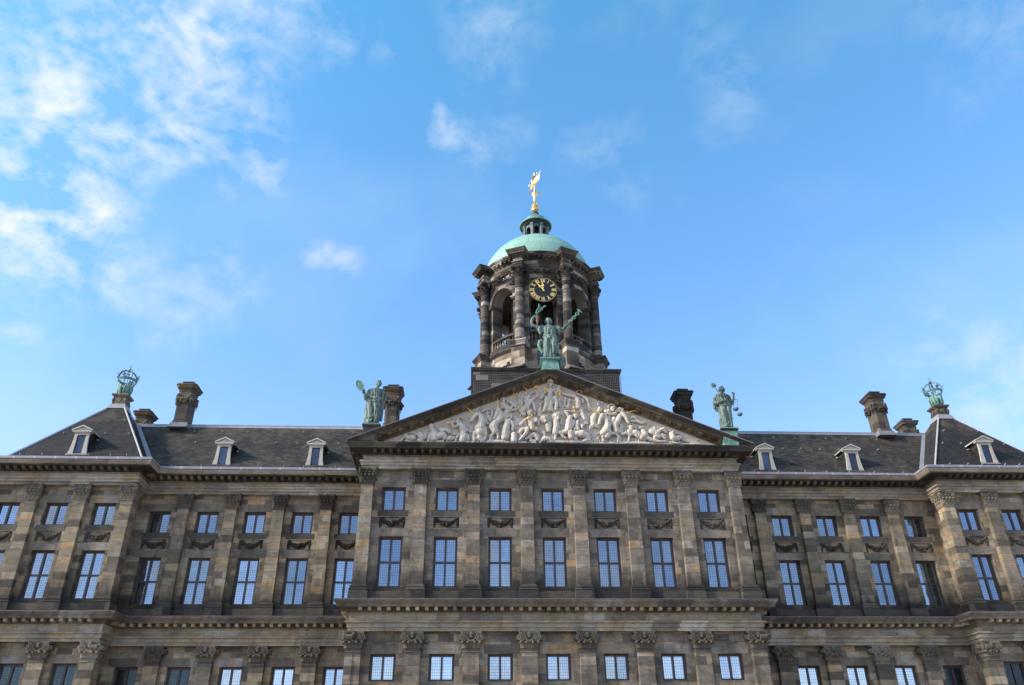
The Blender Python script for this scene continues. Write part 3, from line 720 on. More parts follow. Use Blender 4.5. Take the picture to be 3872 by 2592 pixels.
for s in (-1, 1):
    q = [(0,-1.10,ZA+.035),(s*13.65,-1.10,ZA-SL*13.65+.035),(s*13.65,1.2,ZA-SL*13.65+.10),(0,1.2,ZA+.10)]
    mb.quad(*(q if s < 0 else q[::-1])); q2 = [(0,-1.10,ZA+.035),(s*13.65,-1.10,ZA-SL*13.65+.035),(s*13.65,-1.09,ZA-SL*13.65+.0),(0,-1.09,ZA+.0)]
    mb.quad(*(q2 if s > 0 else q2[::-1]))
put('coping', mb, M['leadlight'], ped)
mb = MB(); mb.add([(-13.0,-.01,21.7),(13.0,-.01,21.7),(0,-.01,27.0)], [(0,1,2)]); mb.add([(-12.9,.2,21.7),(12.9,.2,21.7),(12.9,-1.0,21.76),(-12.9,-1.0,21.76)], [(0,1,2,3)], 1)
put('tympanum', mb, [M['marble'], M['soot']], ped)
mb = MB()
for s in (-1, 1):
    q = [(0,1.1,ZA+.0),(s*13.4,1.1,ZA-SL*13.4),(s*13.4,9.5,ZA-SL*13.4),(0,9.5,ZA)]
    mb.quad(*(q if s < 0 else q[::-1]))
mb.add([(-13.4,9.4,21.7),(13.4,9.4,21.7),(0,9.4,27.4)], [(0,2,1)]); mb.add([(-13.0,1.0,21.7),(13.0,1.0,21.7),(0,1.0,27.2)], [(0,1,2)])
put('roof', mb, M['slate'], palace)

# sculpture of the pediment; outlines in the plane of the tympanum, each body with its own depth
HM = [0.02467222403112703,-0.0008813393153912935,-49.979757144501924,-0.000246161865938177,-0.020936617756184717,65.76143611899808,-2.400287932805608e-05,0.0002442292106567558]
ZR = {'a': (1480,1540,.17072), 'b': (1840,1430,.17219), 'c': (2200,1500,.22194)}
def tym(rg, x, y):
    ox, oy, k = ZR[rg]; px, py = ox+x*k, oy+y*k; w = HM[6]*px+HM[7]*py+1
    return (HM[0]*px+HM[1]*py+HM[2])/w, (HM[3]*px+HM[4]*py+HM[5])/w
MS = {'a': .00320, 'b': .00322, 'c': .00415}
RS = .78
def relief(name, rg, strokes, mat='marble', vox=.032, smooth=0):
    rs = .95 if mat == 'gold' else None
    vox = min(vox, .019)
    mb = MB()
    for st in strokes:
        d = 0.0
        if not isinstance(st[0], tuple): d, st = st[0], st[1:]
        ch = []
        for (x, y, r) in st:
            X, Z = tym(rg, x, y); rr = r*MS[rg]
            rr *= RS if rs is None else rs; yy = .06-rr*.42-d*.85; ch.append((X, yy, Z+yy*.43, rr))
        mb.chain(ch)
    me = melt(mb, vox, M['relgold' if mat == 'gold' else mat], name, smooth)
    if mat != 'gold': chisel(me, .021, (7.5,7.5,4.0), len(strokes)*1.7)
    o = link(name, me, ped)
    return o
def face(rg, x, y, r, d=.1, dx=0):
    """head strokes: skull, nose, brow, chin, cheeks"""
    return [(d,(x,y-.15*r,r),(x+.05*r*dx,y+.35*r,r*.82)), (d+.9*r*MS[rg]*1.1,(x+dx*.45*r,y-.05*r,r*.16),(x+dx*.55*r,y+.25*r,r*.2)),
            (d+.75*r*MS[rg],(x-.35*r+dx*.3*r,y-.2*r,r*.2),(x+.35*r+dx*.3*r,y-.2*r,r*.2)), (d+.7*r*MS[rg],(x+dx*.35*r,y+.75*r,r*.28)), (d+.8*r*MS[rg],(x-.16*r+dx*.4*r,y+.5*r,r*.12),(x+.16*r+dx*.4*r,y+.5*r,r*.12))]
def curls(x, y, r, n, seed, spread=1.0, d=.12):
    q = random.Random(seed); out = []
    for k in range(n):
        a = PI*(1.05+.9*k/max(1, n-1)) ; out.append((d, (x+cos(a)*r*spread, y+sin(a)*r*spread, r*q.uniform(.28,.42))))
    return out
def folds(x0, x1, y0, y1, n, r, seed, lean=0, d=.18):
    q = random.Random(seed); out = []
    for k in range(n):
        t = (k+.5)/n; a = x0+(x1-x0)*t; b = a+lean+q.uniform(-r, r)
        out.append((d, (a+q.uniform(-r,r)*.5, y0+q.uniform(0,r), r*.7), ((a+b)/2+q.uniform(-r,r)*.6, (y0+y1)/2, r), (b, y1, r*.9)))
    return out
# enthroned woman in the middle
relief('enthroned_figure', 'b', face('b',1405,155,52,.22,-.1)+[(.15,(1405,225,30),(1400,280,62)), (.15,(1335,275,42),(1470,270,46)), (.18,(1395,300,72),(1385,420,70)),
   (.12,(1310,300,45),(1230,370,48),(1200,440,60)), (.22,(1240,410,32),(1330,410,26),(1390,400,24)), (.1,(1475,290,42),(1520,350,38),(1540,400,40)),
   (.28,(1320,470,80),(1500,450,78)), (.36,(1310,480,66),(1300,600,62),(1250,720,40)), (.36,(1500,440,66),(1530,560,56),(1510,690,40)), (.15,(1580,470,40),(1600,620,40)),
   (.2,(1400,520,80),(1380,690,80)), (.3,(1300,505,26),(1400,560,26),(1500,480,26)), (.3,(1290,540,22),(1390,610,22),(1480,540,20)), (.25,(1240,740,26),(1200,770,20)), (.25,(1500,700,24),(1480,715,20))]
   +folds(1265,1500,590,730,8,14,3,0,.32)+curls(1405,160,60,9,1,1.0,.15), vox=.026)
relief('crown', 'b', [(.16,(1335,85,20),(1465,85,20)),(.2,(1395,95,22),(1400,60,60),(1395,40,40)),(.22,(1345,75,24),(1350,45,24)),(.22,(1445,75,24),(1440,45,24)),(.25,(1372,75,20),(1375,35,22)),(.25,(1420,75,20),(1415,35,22)),(.2,(1395,12,14))], vox=.026)
relief('gilded_finial', 'b', [(.2,(1396,20,9),(1396,-2,5))], 'gold', .02, 0)
relief('shield', 'b', [(.02,(1590,220,75),(1560,300,70),(1550,330,50)),(.05,(1620,200,20),(1655,240,16)),(.05,(1580,170,16),(1630,160,14))])
relief('gilded_branch', 'b', [(.34,(1220,210,9),(1270,235,14),(1320,270,16),(1350,310,12),(1368,345,8)),(.36,(1255,215,8),(1290,245,12)),(.36,(1320,240,9),(1330,285,13)),(.36,(1300,265,8),(1260,258,7)),(.36,(1345,275,8),(1355,310,9))], 'gold', .02, 0)
relief('gilded_torch', 'b', [(.32,(1600,285,24),(1605,310,18)),(.32,(1628,280,14),(1625,310,10)),(.32,(1600,300,16),(1600,350,22),(1612,410,14)),(.34,(1585,335,12),(1625,340,12))], 'gold', .02, 0)
# left of centre: nymph with raised arms, wreaths
relief('nymph', 'b', face('b',925,410,52,.24,-.3)+[(.2,(890,470,46),(930,540,76),(880,640,82),(790,700,74)), (.28,(980,480,40),(1070,430,34),(1105,395,28),(1100,320,22),(1095,295,16)), (.22,(850,470,36),(850,540,26)),
   (.2,(960,350,24),(1020,325,20),(1080,300,18)), (.24,(960,500,50),(1010,540,36),(1040,620,40),(1070,720,36)), (.14,(760,720,70),(820,800,70)), (.18,(860,400,36),(845,500,34),(840,545,22))]+folds(700,860,720,860,5,13,7,-25,.14), vox=.028)
relief('naiad', 'b', [(.1,(800,295,22),(735,320,30),(710,420,36),(710,560,30)), (.08,(770,490,36),(770,560,46)), (.05,(760,600,50),(700,680,50))]+face('b',775,510,34,.1), vox=.03)
relief('gilded_garland', 'b', [(.3,(805,225,9),(850,225,10),(880,265,13),(880,310,12),(848,345,11)),(.31,(838,210,7),(842,240,7)),(.31,(862,225,8),(868,255,8)),(.31,(835,335,7),(860,350,7))], 'gold', .018, 0)
relief('gilded_wreath', 'b', [(.3,(1028,255,9),(1035,215,10),(1062,185,11),(1095,178,12),(1125,205,12),(1137,245,12),(1130,275,9))]+[(.31,(1030+i*18,225-abs(3-i)*-9-20,6),(1034+i*18,195-abs(3-i)*-9,6)) for i in range(6)], 'gold', .018, 0)
# old sea god with trident
relief('sea_god', 'b', face('b',375,500,56,.24,.35)+[(.18,(350,580,60),(420,620,80),(470,700,80),(430,790,80)), (.3,(470,500,36),(560,555,40),(620,620,34),(640,655,26)), (.28,(480,520,16),(420,590,14),(360,660,13)), (.26,(355,660,26)),
   (.24,(360,560,36),(355,620,30)), (.22,(335,600,30),(330,660,36)), (.24,(560,620,40),(520,680,48)), (.2,(390,800,60),(350,880,50))]+curls(370,490,56,10,5,1.0,.2)+curls(350,560,40,5,6,1.1,.28), vox=.028)
tri = [(.4,(525,468,6),(600,390,6),(660,335,6)),(.4,(525,440,7),(540,475,6),(590,460,6),(630,420,6),(650,390,6),(690,372,6)),(.4,(520,440,6),(530,410,6),(575,370,6),(605,335,6)),(.4,(595,340,9),(600,362,5)),(.4,(655,330,9),(662,355,5)),(.4,(672,362,5),(692,385,9))]
relief('gilded_trident', 'b', tri, 'gold', .016, 0)
relief('gilded_wreath', 'b', [(.38,(690,655,8),(700,630,9),(735,622,10),(775,632,10),(790,665,11),(770,700,11),(735,712,9),(695,712,7)),(.39,(745,618,7),(760,640,6)),(.39,(785,640,6),(795,672,6))], 'gold', .018, 0)
# woman seen from the back, with outstretched arm
relief('river_nymph', 'b', face('b',535,835,60,.28,.55)+[(.2,(500,930,60),(460,980,96),(430,1080,100),(400,1200,104),(390,1310,100)), (.28,(420,900,40),(440,800,38),(500,725,34),(600,700,30),(665,680,26)), (.34,(550,970,46),(575,1050,42),(560,1150,36)),
   (.2,(470,1200,70),(440,1320,60)), (.24,(340,945,22),(400,915,22),(470,905,20),(520,895,18)), (.24,(480,800,44),(470,850,40))]+folds(310,500,1210,1350,7,13,9,5,.26)+curls(525,830,58,8,12,1.0,.24), vox=.028)
# unicorns of the left half
def unicorn_front(rg, hx, hy, k, d, body, seed, turn=-1):
    """horse forequarters, head lowered to one side: hx,hy the poll, k scale in sketch units"""
    q = []
    q += [(d,(hx,hy,.30*k),(hx+turn*.22*k,hy+.45*k,.27*k),(hx+turn*.48*k,hy+.95*k,.19*k),(hx+turn*.56*k,hy+1.12*k,.17*k))]
    q += [(d+.05,(hx+.14*k,hy-.22*k,.08*k),(hx+.20*k,hy-.46*k,.04*k)), (d+.05,(hx-.16*k,hy-.2*k,.08*k),(hx-.16*k,hy-.42*k,.04*k))]
    q += [(d+.16,(hx+turn*.05*k,hy+.25*k,.07*k)), (d+.12,(hx+turn*.36*k,hy+.2*k,.07*k)), (d+.1,(hx+turn*.42*k,hy+1.05*k,.05*k))]
    q += body
    return q
relief('unicorn', 'a', [(.36,(1885,165,62),(1850,190,58),(1800,245,42),(1765,290,36),(1750,312,34)), (.44,(1878,85,12),(1888,130,22)), (.42,(1905,95,10),(1908,135,18)), (.46,(1850,180,18)), (.42,(1820,265,20),(1790,300,16)),
   (.24,(1935,150,52),(1985,210,72),(2005,310,100),(1985,440,130)), (.22,(1920,470,110),(2030,470,100),(1960,560,130)), (.34,(1850,560,60),(1830,640,46),(1840,740,36),(1800,790,30)), (.36,(2080,500,56),(2090,600,46),(2080,700,34),(2040,700,24)),
   (.2,(1950,680,100),(2020,760,80)), (.32,(2040,560,36),(1960,660,34),(1940,740,26)), (.14,(2040,230,40),(2090,300,46),(2130,370,40))]+folds(1790,1880,600,790,4,16,15,0,.34)+folds(2020,2110,180,400,5,16,16,35,.16)+folds(2040,2110,560,720,4,14,17,-20,.36), vox=.03)
relief('gilded_horn', 'a', [(.5,(1822,148,13),(1740,70,10),(1640,-20,6))], 'gold', .018, 0)
relief('unicorn', 'b', [(.42,(262,700,60),(232,770,58),(185,855,44),(160,895,44)), (.5,(215,800,22)), (.5,(150,900,14)), (.38,(205,650,12),(215,690,18)), (.38,(310,655,14),(300,690,18)), (.46,(275,745,14)), (.44,(200,745,12)),
   (.28,(290,760,70),(300,860,90),(260,940,90)), (.24,(190,1000,110),(140,1080,120),(180,1160,110)), (.36,(200,1120,50),(150,1210,40),(90,1290,34),(70,1390,26)), (.36,(230,1150,40),(240,1240,36),(250,1330,28)), (.3,(80,1010,30),(160,985,30),(230,975,26)), (.22,(340,760,36),(380,860,40))]
   +folds(60,160,1230,1400,4,13,21,-10,.32), vox=.03)
relief('gilded_horn', 'b', [(.52,(245,690,13),(238,560,9),(234,435,5))], 'gold', .018, 0)
relief('sea_rider', 'a', face('a',2130,150,52,.14,.3)+[(.2,(2010,110,24),(2060,70,32),(2180,45,34),(2235,90,34),(2230,200,36)), (.12,(2150,220,60),(2200,290,60))]+curls(2130,150,56,8,30,1.0,.12), vox=.03)
# triton blowing a shell with a gilded mouth, sea beasts at the left end
relief('triton', 'a', face('a',1480,320,60,.3,-.5)+[(.26,(1540,390,74),(1580,460,96),(1590,560,86),(1600,640,90),(1570,730,90)), (.36,(1530,360,48),(1450,420,42),(1390,445,40),(1360,400,34),(1340,340,32)), (.3,(1400,330,34),(1340,325,30),(1310,340,24)), (.3,(1490,625,46),(1440,680,36),(1420,760,36)),
   (.3,(1500,620,34),(1590,660,40)), (.2,(1660,620,60),(1700,720,56)), (.24,(1640,480,46),(1680,520,40))]+curls(1540,300,80,12,31,1.0,.28)+folds(1590,1730,620,790,6,14,32,20,.28), vox=.03)
relief('gilded_shell', 'a', [(.42,(1305,340,14),(1270,346,26),(1252,352,32))], 'gold', .02, 0)
relief('tail_fin', 'a', [(.06,(1740,560,40),(1730,440,22),(1700,400,20),(1690,370,24)),(.06,(1735,440,20),(1750,380,20),(1745,350,22))])
relief('seal', 'a', face('a',890,430,72,.26,-.5)+[(.2,(930,520,74),(960,600,100),(950,700,110)), (.24,(1070,640,100),(1150,620,90),(1190,690,70)), (.14,(1120,520,80),(1220,500,70),(1290,560,50)), (.28,(880,600,46),(840,680,46),(820,760,36)), (.1,(1010,490,26),(1020,430,22),(1070,400,20),(1130,415,20)), (.2,(900,770,50),(1150,770,50)), (.34,(845,490,26))], vox=.03)
relief('sea_lion', 'a', [(.2,(640,620,90),(690,690,90),(660,760,60)), (.22,(480,690,90),(390,680,70),(320,650,60)), (.2,(330,600,40),(270,680,40),(210,770,26)), (.14,(600,590,50),(540,610,46)), (.1,(420,600,24),(430,560,22),(480,575,26),(550,560,24)), (.24,(600,740,50),(700,770,40)), (.2,(330,750,40),(480,760,40)), (.12,(740,600,50),(770,680,50))], vox=.03)
relief('dolphin', 'a', [(.26,(1300,700,80),(1370,690,60)),(.3,(1230,740,24)),(.4,(1330,680,16)),(.4,(1290,690,12)),(.24,(1400,600,50),(1350,600,40))], vox=.03)
# lower middle: masks, boys, lions
relief('dolphin_mask', 'b', [(.3,(595,1250,84),(595,1380,84)), (.46,(545,1230,24),(560,1290,20)), (.46,(640,1230,24),(625,1290,20)), (.5,(595,1270,26),(590,1330,30)), (.48,(540,1340,26)), (.48,(645,1340,26)), (.5,(545,1390,20),(590,1365,24),(640,1390,20)), (.4,(540,1430,26),(640,1430,26))], vox=.026)
relief('trumpeter', 'b', face('b',935,765,66,.34,.4)+[(.28,(930,890,70),(960,960,90),(980,1050,84),(1000,1110,80)), (.44,(840,930,40),(740,1020,42),(800,960,36),(860,900,30)), (.42,(1000,900,40),(1090,900,46),(1080,950,50),(980,950,34),(930,900,26)), (.34,(1130,930,34),(1140,1020,30)),
   (.36,(880,1110,56),(760,1140,60),(730,1200,46)), (.44,(890,1120,56),(860,1210,50),(780,1300,40),(710,1360,30)), (.3,(740,1180,40),(750,1270,36)), (.36,(1000,1100,44),(1090,1130,44))]+curls(930,750,66,9,41,1.0,.3)+curls(1050,780,36,6,42,1.0,.24)+face('b',1050,785,36,.2,.4), vox=.028)
relief('gilded_trumpet', 'b', [(.58,(900,898,28),(898,885,30)),(.6,(985,800,11),(990,830,12),(960,845,10),(935,860,12),(915,880,22))], 'gold', .018, 0)
relief('gilded_belt', 'b', [(.5,(900,1060,9),(960,1062,14),(1030,1055,12)),(.5,(1050,1072,9),(1090,1090,11),(1118,1105,8)),(.5,(960,1050,9),(980,1075,8))], 'gold', .018, 0)
relief('sea_serpent', 'b', [(.26,(960,1280,60),(1030,1240,70),(1100,1290,66),(1110,1360,50)), (.3,(860,1340,40),(900,1300,36),(960,1320,36),(980,1390,40)), (.22,(1200,1190,44),(1260,1200,48),(1270,1270,44)), (.32,(960,1380,36),(1020,1420,34),(1080,1440,24))]+folds(950,1080,1330,1440,5,14,44,25,.36), vox=.03)
def lion(hx, hy, k, d, seed):
    s_ = [(d,(hx,hy,k),(hx+.05*k,hy+.5*k,.8*k)), (d+.24,(hx+.25*k,hy+.35*k,.34*k),(hx+.3*k,hy+.75*k,.36*k)), (d+.34,(hx+.3*k,hy+.62*k,.16*k)), (d+.3,(hx-.15*k,hy-.05*k,.13*k)), (d+.3,(hx+.5*k,hy-.05*k,.13*k)), (d+.1,(hx-.55*k,hy-.8*k,.24*k)), (d+.1,(hx+.75*k,hy-.75*k,.24*k))]
    q = random.Random(seed)
    for k2 in range(16):
        a = 2*PI*k2/16; s_.append((d-.02, (hx+cos(a)*k*.95, hy+.1*k+sin(a)*k*.95, k*q.uniform(.28,.42))))
    return s_
relief('lion', 'b', lion(1530,830,84,.3,51)+[(.22,(1520,960,80),(1520,1100,90),(1500,1200,80))]+folds(1460,1600,960,1130,6,14,52,0,.26), vox=.028)
relief('lion', 'b', lion(1260,890,86,.26,53)+[(.26,(1370,1000,60),(1380,1070,50)), (.18,(1330,1060,80),(1360,1150,70)), (.3,(1390,1060,34))], vox=.028)
relief('child', 'b', face('b',1185,590,54,.14,0)+[(.1,(1180,680,56),(1170,760,70),(1160,820,60)), (.1,(1140,690,40),(1120,760,36))]+curls(1185,585,56,8,55,1.05,.12), vox=.03)
rb = random.Random(77)
for (rg, n_, x0, x1, f0, f1, y1) in (('a', 7, 900, 2300, 620, 60, 700), ('b', 15, 60, 2280, None, None, 1250), ('c', 7, 60, 1200, 200, 620, 700)):
    for k in range(n_):
        x = x0+(x1-x0)*(k+.5)/n_+rb.uniform(-40, 40)
        ytop = (f0+(f1-f0)*(x-x0)/(x1-x0)) if f0 is not None else (600-480*x/1395 if x < 1395 else 130+.44*(x-1395))
        u = {'a': 1.0, 'b': 1.0, 'c': .8}[rg]
        y = rb.uniform(ytop+90*u, max(ytop+100*u, y1)); q = []
        q += [(.02,(x, y, 40*u)), (.05,(x, y+8*u, 14*u)), (.0,(x, y+80*u, 52*u),(x+rb.uniform(-40,40)*u, y+190*u, 56*u))]
        for sx in (-1, 1):
            ax = x+sx*50*u; q.append((.03,(ax, y+70*u, 24*u),(ax+sx*rb.uniform(20,90)*u, y+rb.uniform(20,150)*u, 21*u),(ax+sx*rb.uniform(-20,120)*u, y+rb.uniform(-60,200)*u, 16*u)))
            q.append((.02,(x+sx*28*u, y+190*u, 32*u),(x+sx*rb.uniform(20,110)*u, y+rb.uniform(230,300)*u, 26*u)))
        q += curls(x, y, 36*u, 6, k, 1.0, .03)
        relief('relief_figure', rg, q)
relief('waves', 'b', [(.24,(1160,1420,30),(1260,1330,66),(1360,1340,66),(1420,1400,46)), (.2,(20,1410,50),(200,1400,60),(350,1400,55),(480,1420,50)), (.2,(700,1420,40),(850,1420,44)), (.2,(1450,1400,40),(1650,1410,44),(1850,1410,50),(2050,1410,46),(2280,1410,46))]+folds(1230,1400,1290,1410,6,14,57,40,.3), vox=.03)
relief('waves', 'a', [(.18,(180,790,26),(500,785,34),(800,790,36),(1200,790,34),(1400,790,40),(1700,790,40),(2000,790,40),(2300,790,44))]+folds(1200,2300,740,800,16,20,58,20,.24), vox=.03)
relief('waves', 'c', [(.18,(20,800,26),(400,800,34),(800,795,40),(1100,800,40),(1500,810,26),(1900,810,20),(2120,815,10))]+folds(150,1000,730,810,14,18,59,-20,.24)+[(.08,(1700,740,40),(1850,780,30),(2000,800,20)),(.14,(1960,745,16),(2010,740,12))], vox=.03)
# right of centre
relief('sea_centaur', 'b', face('b',1945,840,64,.3,0)+[(.26,(1830,860,70),(1800,960,96),(1790,1080,96),(1770,1150,90)), (.34,(1800,850,48),(1720,740,40),(1780,730,36),(1850,745,30),(1900,735,24)), (.34,(1920,745,24),(2000,740,26),(2080,700,24)), (.26,(1740,1180,80),(1640,1200,60),(1560,1180,50),(1510,1260,40),(1500,1350,34)),
   (.34,(1600,1200,46),(1680,1290,40),(1740,1330,30)), (.28,(1830,1200,90),(1850,1300,80)), (.24,(1960,1230,90),(2080,1230,110),(2200,1270,90),(2230,1350,66),(2130,1380,50)), (.3,(1900,950,50),(1880,1050,46),(1840,1110,40))]
   +folds(1800,1960,1180,1390,7,15,61,40,.34)+curls(1945,830,66,12,62,1.0,.28), vox=.03)
relief('gilded_cup', 'b', [(.5,(1903,655,28),(1905,668,22)),(.48,(1870,650,9),(1940,650,9)),(.46,(1912,700,9),(1915,740,12))], 'gold', .018, 0)
relief('putto', 'b', face('b',2090,1060,54,.34,-.2)+[(.3,(1990,960,50),(1970,1050,56),(2000,1130,60)), (.36,(1930,1110,44),(1910,1170,36),(1945,1240,28)), (.3,(2060,1150,28),(2140,1155,30),(2180,1170,22))]+curls(2090,1050,54,10,64,1.0,.3), vox=.028)
relief('sea_nymph', 'b', [(.24,(1650,340,26),(1740,370,38),(1860,390,44),(1940,410,50)), (.26,(1980,470,70),(2000,560,84),(2010,640,80)), (.36,(1930,505,38)), (.36,(2040,520,30)), (.2,(1990,350,28),(2060,380,30),(2150,430,38),(2210,480,44),(2230,540,34)), (.22,(2060,680,60),(2100,800,70),(2150,900,60)), (.34,(1960,750,26),(2060,720,26),(2120,660,22)), (.1,(2240,600,60),(2250,700,50))]
   +face('b',2100,510,56,.2,.3)+folds(2080,2230,820,1010,6,15,66,-20,.28)+curls(2030,340,50,7,67,1.3,.2), vox=.03)
relief('bearded_man', 'b', face('b',1810,510,54,.14,0)+[(.1,(1800,600,56),(1780,670,66)), (.16,(1800,580,34),(1800,630,26)), (.08,(1720,440,40),(1710,540,46)), (.08,(1720,620,46))]+curls(1805,495,54,7,68,1.0,.1), vox=.03)
relief('sea_nymph', 'c', face('c',280,130,34,.18,-.3)+[(.14,(300,200,44),(290,250,50),(330,220,40))]+curls(310,130,42,9,69,1.0,.16), vox=.032)
relief('sea_rider', 'c', face('c',515,210,46,.28,.3)+[(.2,(450,260,60),(400,250,40)), (.28,(400,260,36),(460,300,36),(550,300,34),(590,240,26)), (.24,(620,230,30),(640,200,30),(690,220,28),(680,265,24),(630,255,24))]+curls(500,190,56,10,70,1.0,.26), vox=.032)
relief('unicorn', 'c', [(.44,(335,320,48),(312,372,48),(288,430,34),(276,468,30)), (.38,(355,290,10),(345,310,14)), (.46,(335,350,12)), (.28,(380,330,54),(420,430,66),(430,510,78),(400,580,90)), (.24,(360,620,80),(460,610,70),(420,680,70)), (.34,(380,650,34),(340,690,26),(370,760,24)), (.34,(500,640,30),(570,620,30),(620,700,26),(600,770,22)), (.2,(440,350,26),(480,420,28),(470,340,20))]
   +folds(330,420,700,800,4,12,72,10,.3)+folds(590,650,640,790,4,12,73,15,.3), vox=.03)
relief('river_man', 'c', [(.16,(215,320,56),(180,400,62),(190,480,54),(270,515,44)), (.2,(160,360,34),(150,440,30)), (.22,(240,300,34))]+folds(20,120,300,470,6,13,81,-25,.18), vox=.032)
relief('tail_fin', 'c', [(.2,(120,600,22),(130,540,22),(160,500,20)), (.22,(130,540,16),(135,490,14)), (.22,(140,540,16),(190,520,14)), (.22,(135,535,16),(165,485,14)), (.2,(240,640,20),(245,660,16))], vox=.032)
relief('gilded_horn', 'c', [(.55,(305,308,10),(220,245,8),(125,185,4))], 'gold', .018, 0)
relief('unicorn', 'c', [(.42,(690,300,44),(722,335,48),(760,405,34),(778,440,30)), (.3,(660,285,20),(655,255,10)), (.42,(720,320,12)), (.24,(640,330,54),(600,430,66),(560,480,60),(580,600,70)), (.3,(690,640,36),(740,620,30),(800,660,26),(790,750,24)), (.24,(620,560,50),(660,620,40)), (.34,(790,380,9)), (.2,(540,390,60),(520,470,50))]+folds(640,690,470,620,4,13,74,10,.26), vox=.03)
relief('gilded_horn', 'c', [(.5,(752,278,9),(880,243,8),(1035,208,4))], 'gold', .018, 0)
relief('swimmer', 'c', [(.2,(830,420,34),(930,420,36),(1000,450,34),(1060,450,26),(1090,430,14),(1095,460,12)), (.12,(860,360,22),(910,365,24),(940,385,20))]+curls(880,390,48,8,75,1.0,.16), vox=.032)
relief('old_river_god', 'c', face('c',830,540,60,.22,-.1)+[(.16,(900,620,80),(960,660,80)), (.2,(800,600,60),(830,640,50)), (.14,(990,540,46),(1020,530,40)), (.2,(880,520,22),(920,550,20)), (.2,(1040,600,60),(1070,650,70),(1020,690,80))]+curls(830,530,64,10,76,1.0,.22), vox=.032)
relief('sea_monster', 'c', [(.2,(1180,600,70),(1260,640,70),(1300,600,50)), (.1,(1115,545,18),(1120,500,18),(1150,475,18),(1200,480,16)), (.22,(1340,570,46),(1380,560,50),(1420,600,36)), (.3,(1230,700,50),(1300,690,40),(1360,650,34),(1410,655,18)), (.3,(1110,710,46),(1200,750,44),(1300,770,40),(1420,765,20)), (.3,(1380,690,40),(1400,720,30)), (.2,(1230,540,40),(1240,590,40)), (.3,(1060,730,36),(1100,700,26))], vox=.032)
relief('fish_head', 'c', [(.24,(1520,640,60),(1540,710,70),(1590,720,60)), (.3,(1620,700,40),(1650,690,30)), (.28,(1550,580,16),(1540,610,30)), (.4,(1560,680,26)), (.44,(1565,690,14)), (.38,(1630,740,20),(1670,700,16)), (.3,(1500,780,22),(1560,790,24),(1620,795,24),(1660,780,20)), (.1,(1500,590,30),(1640,640,26))], vox=.032)

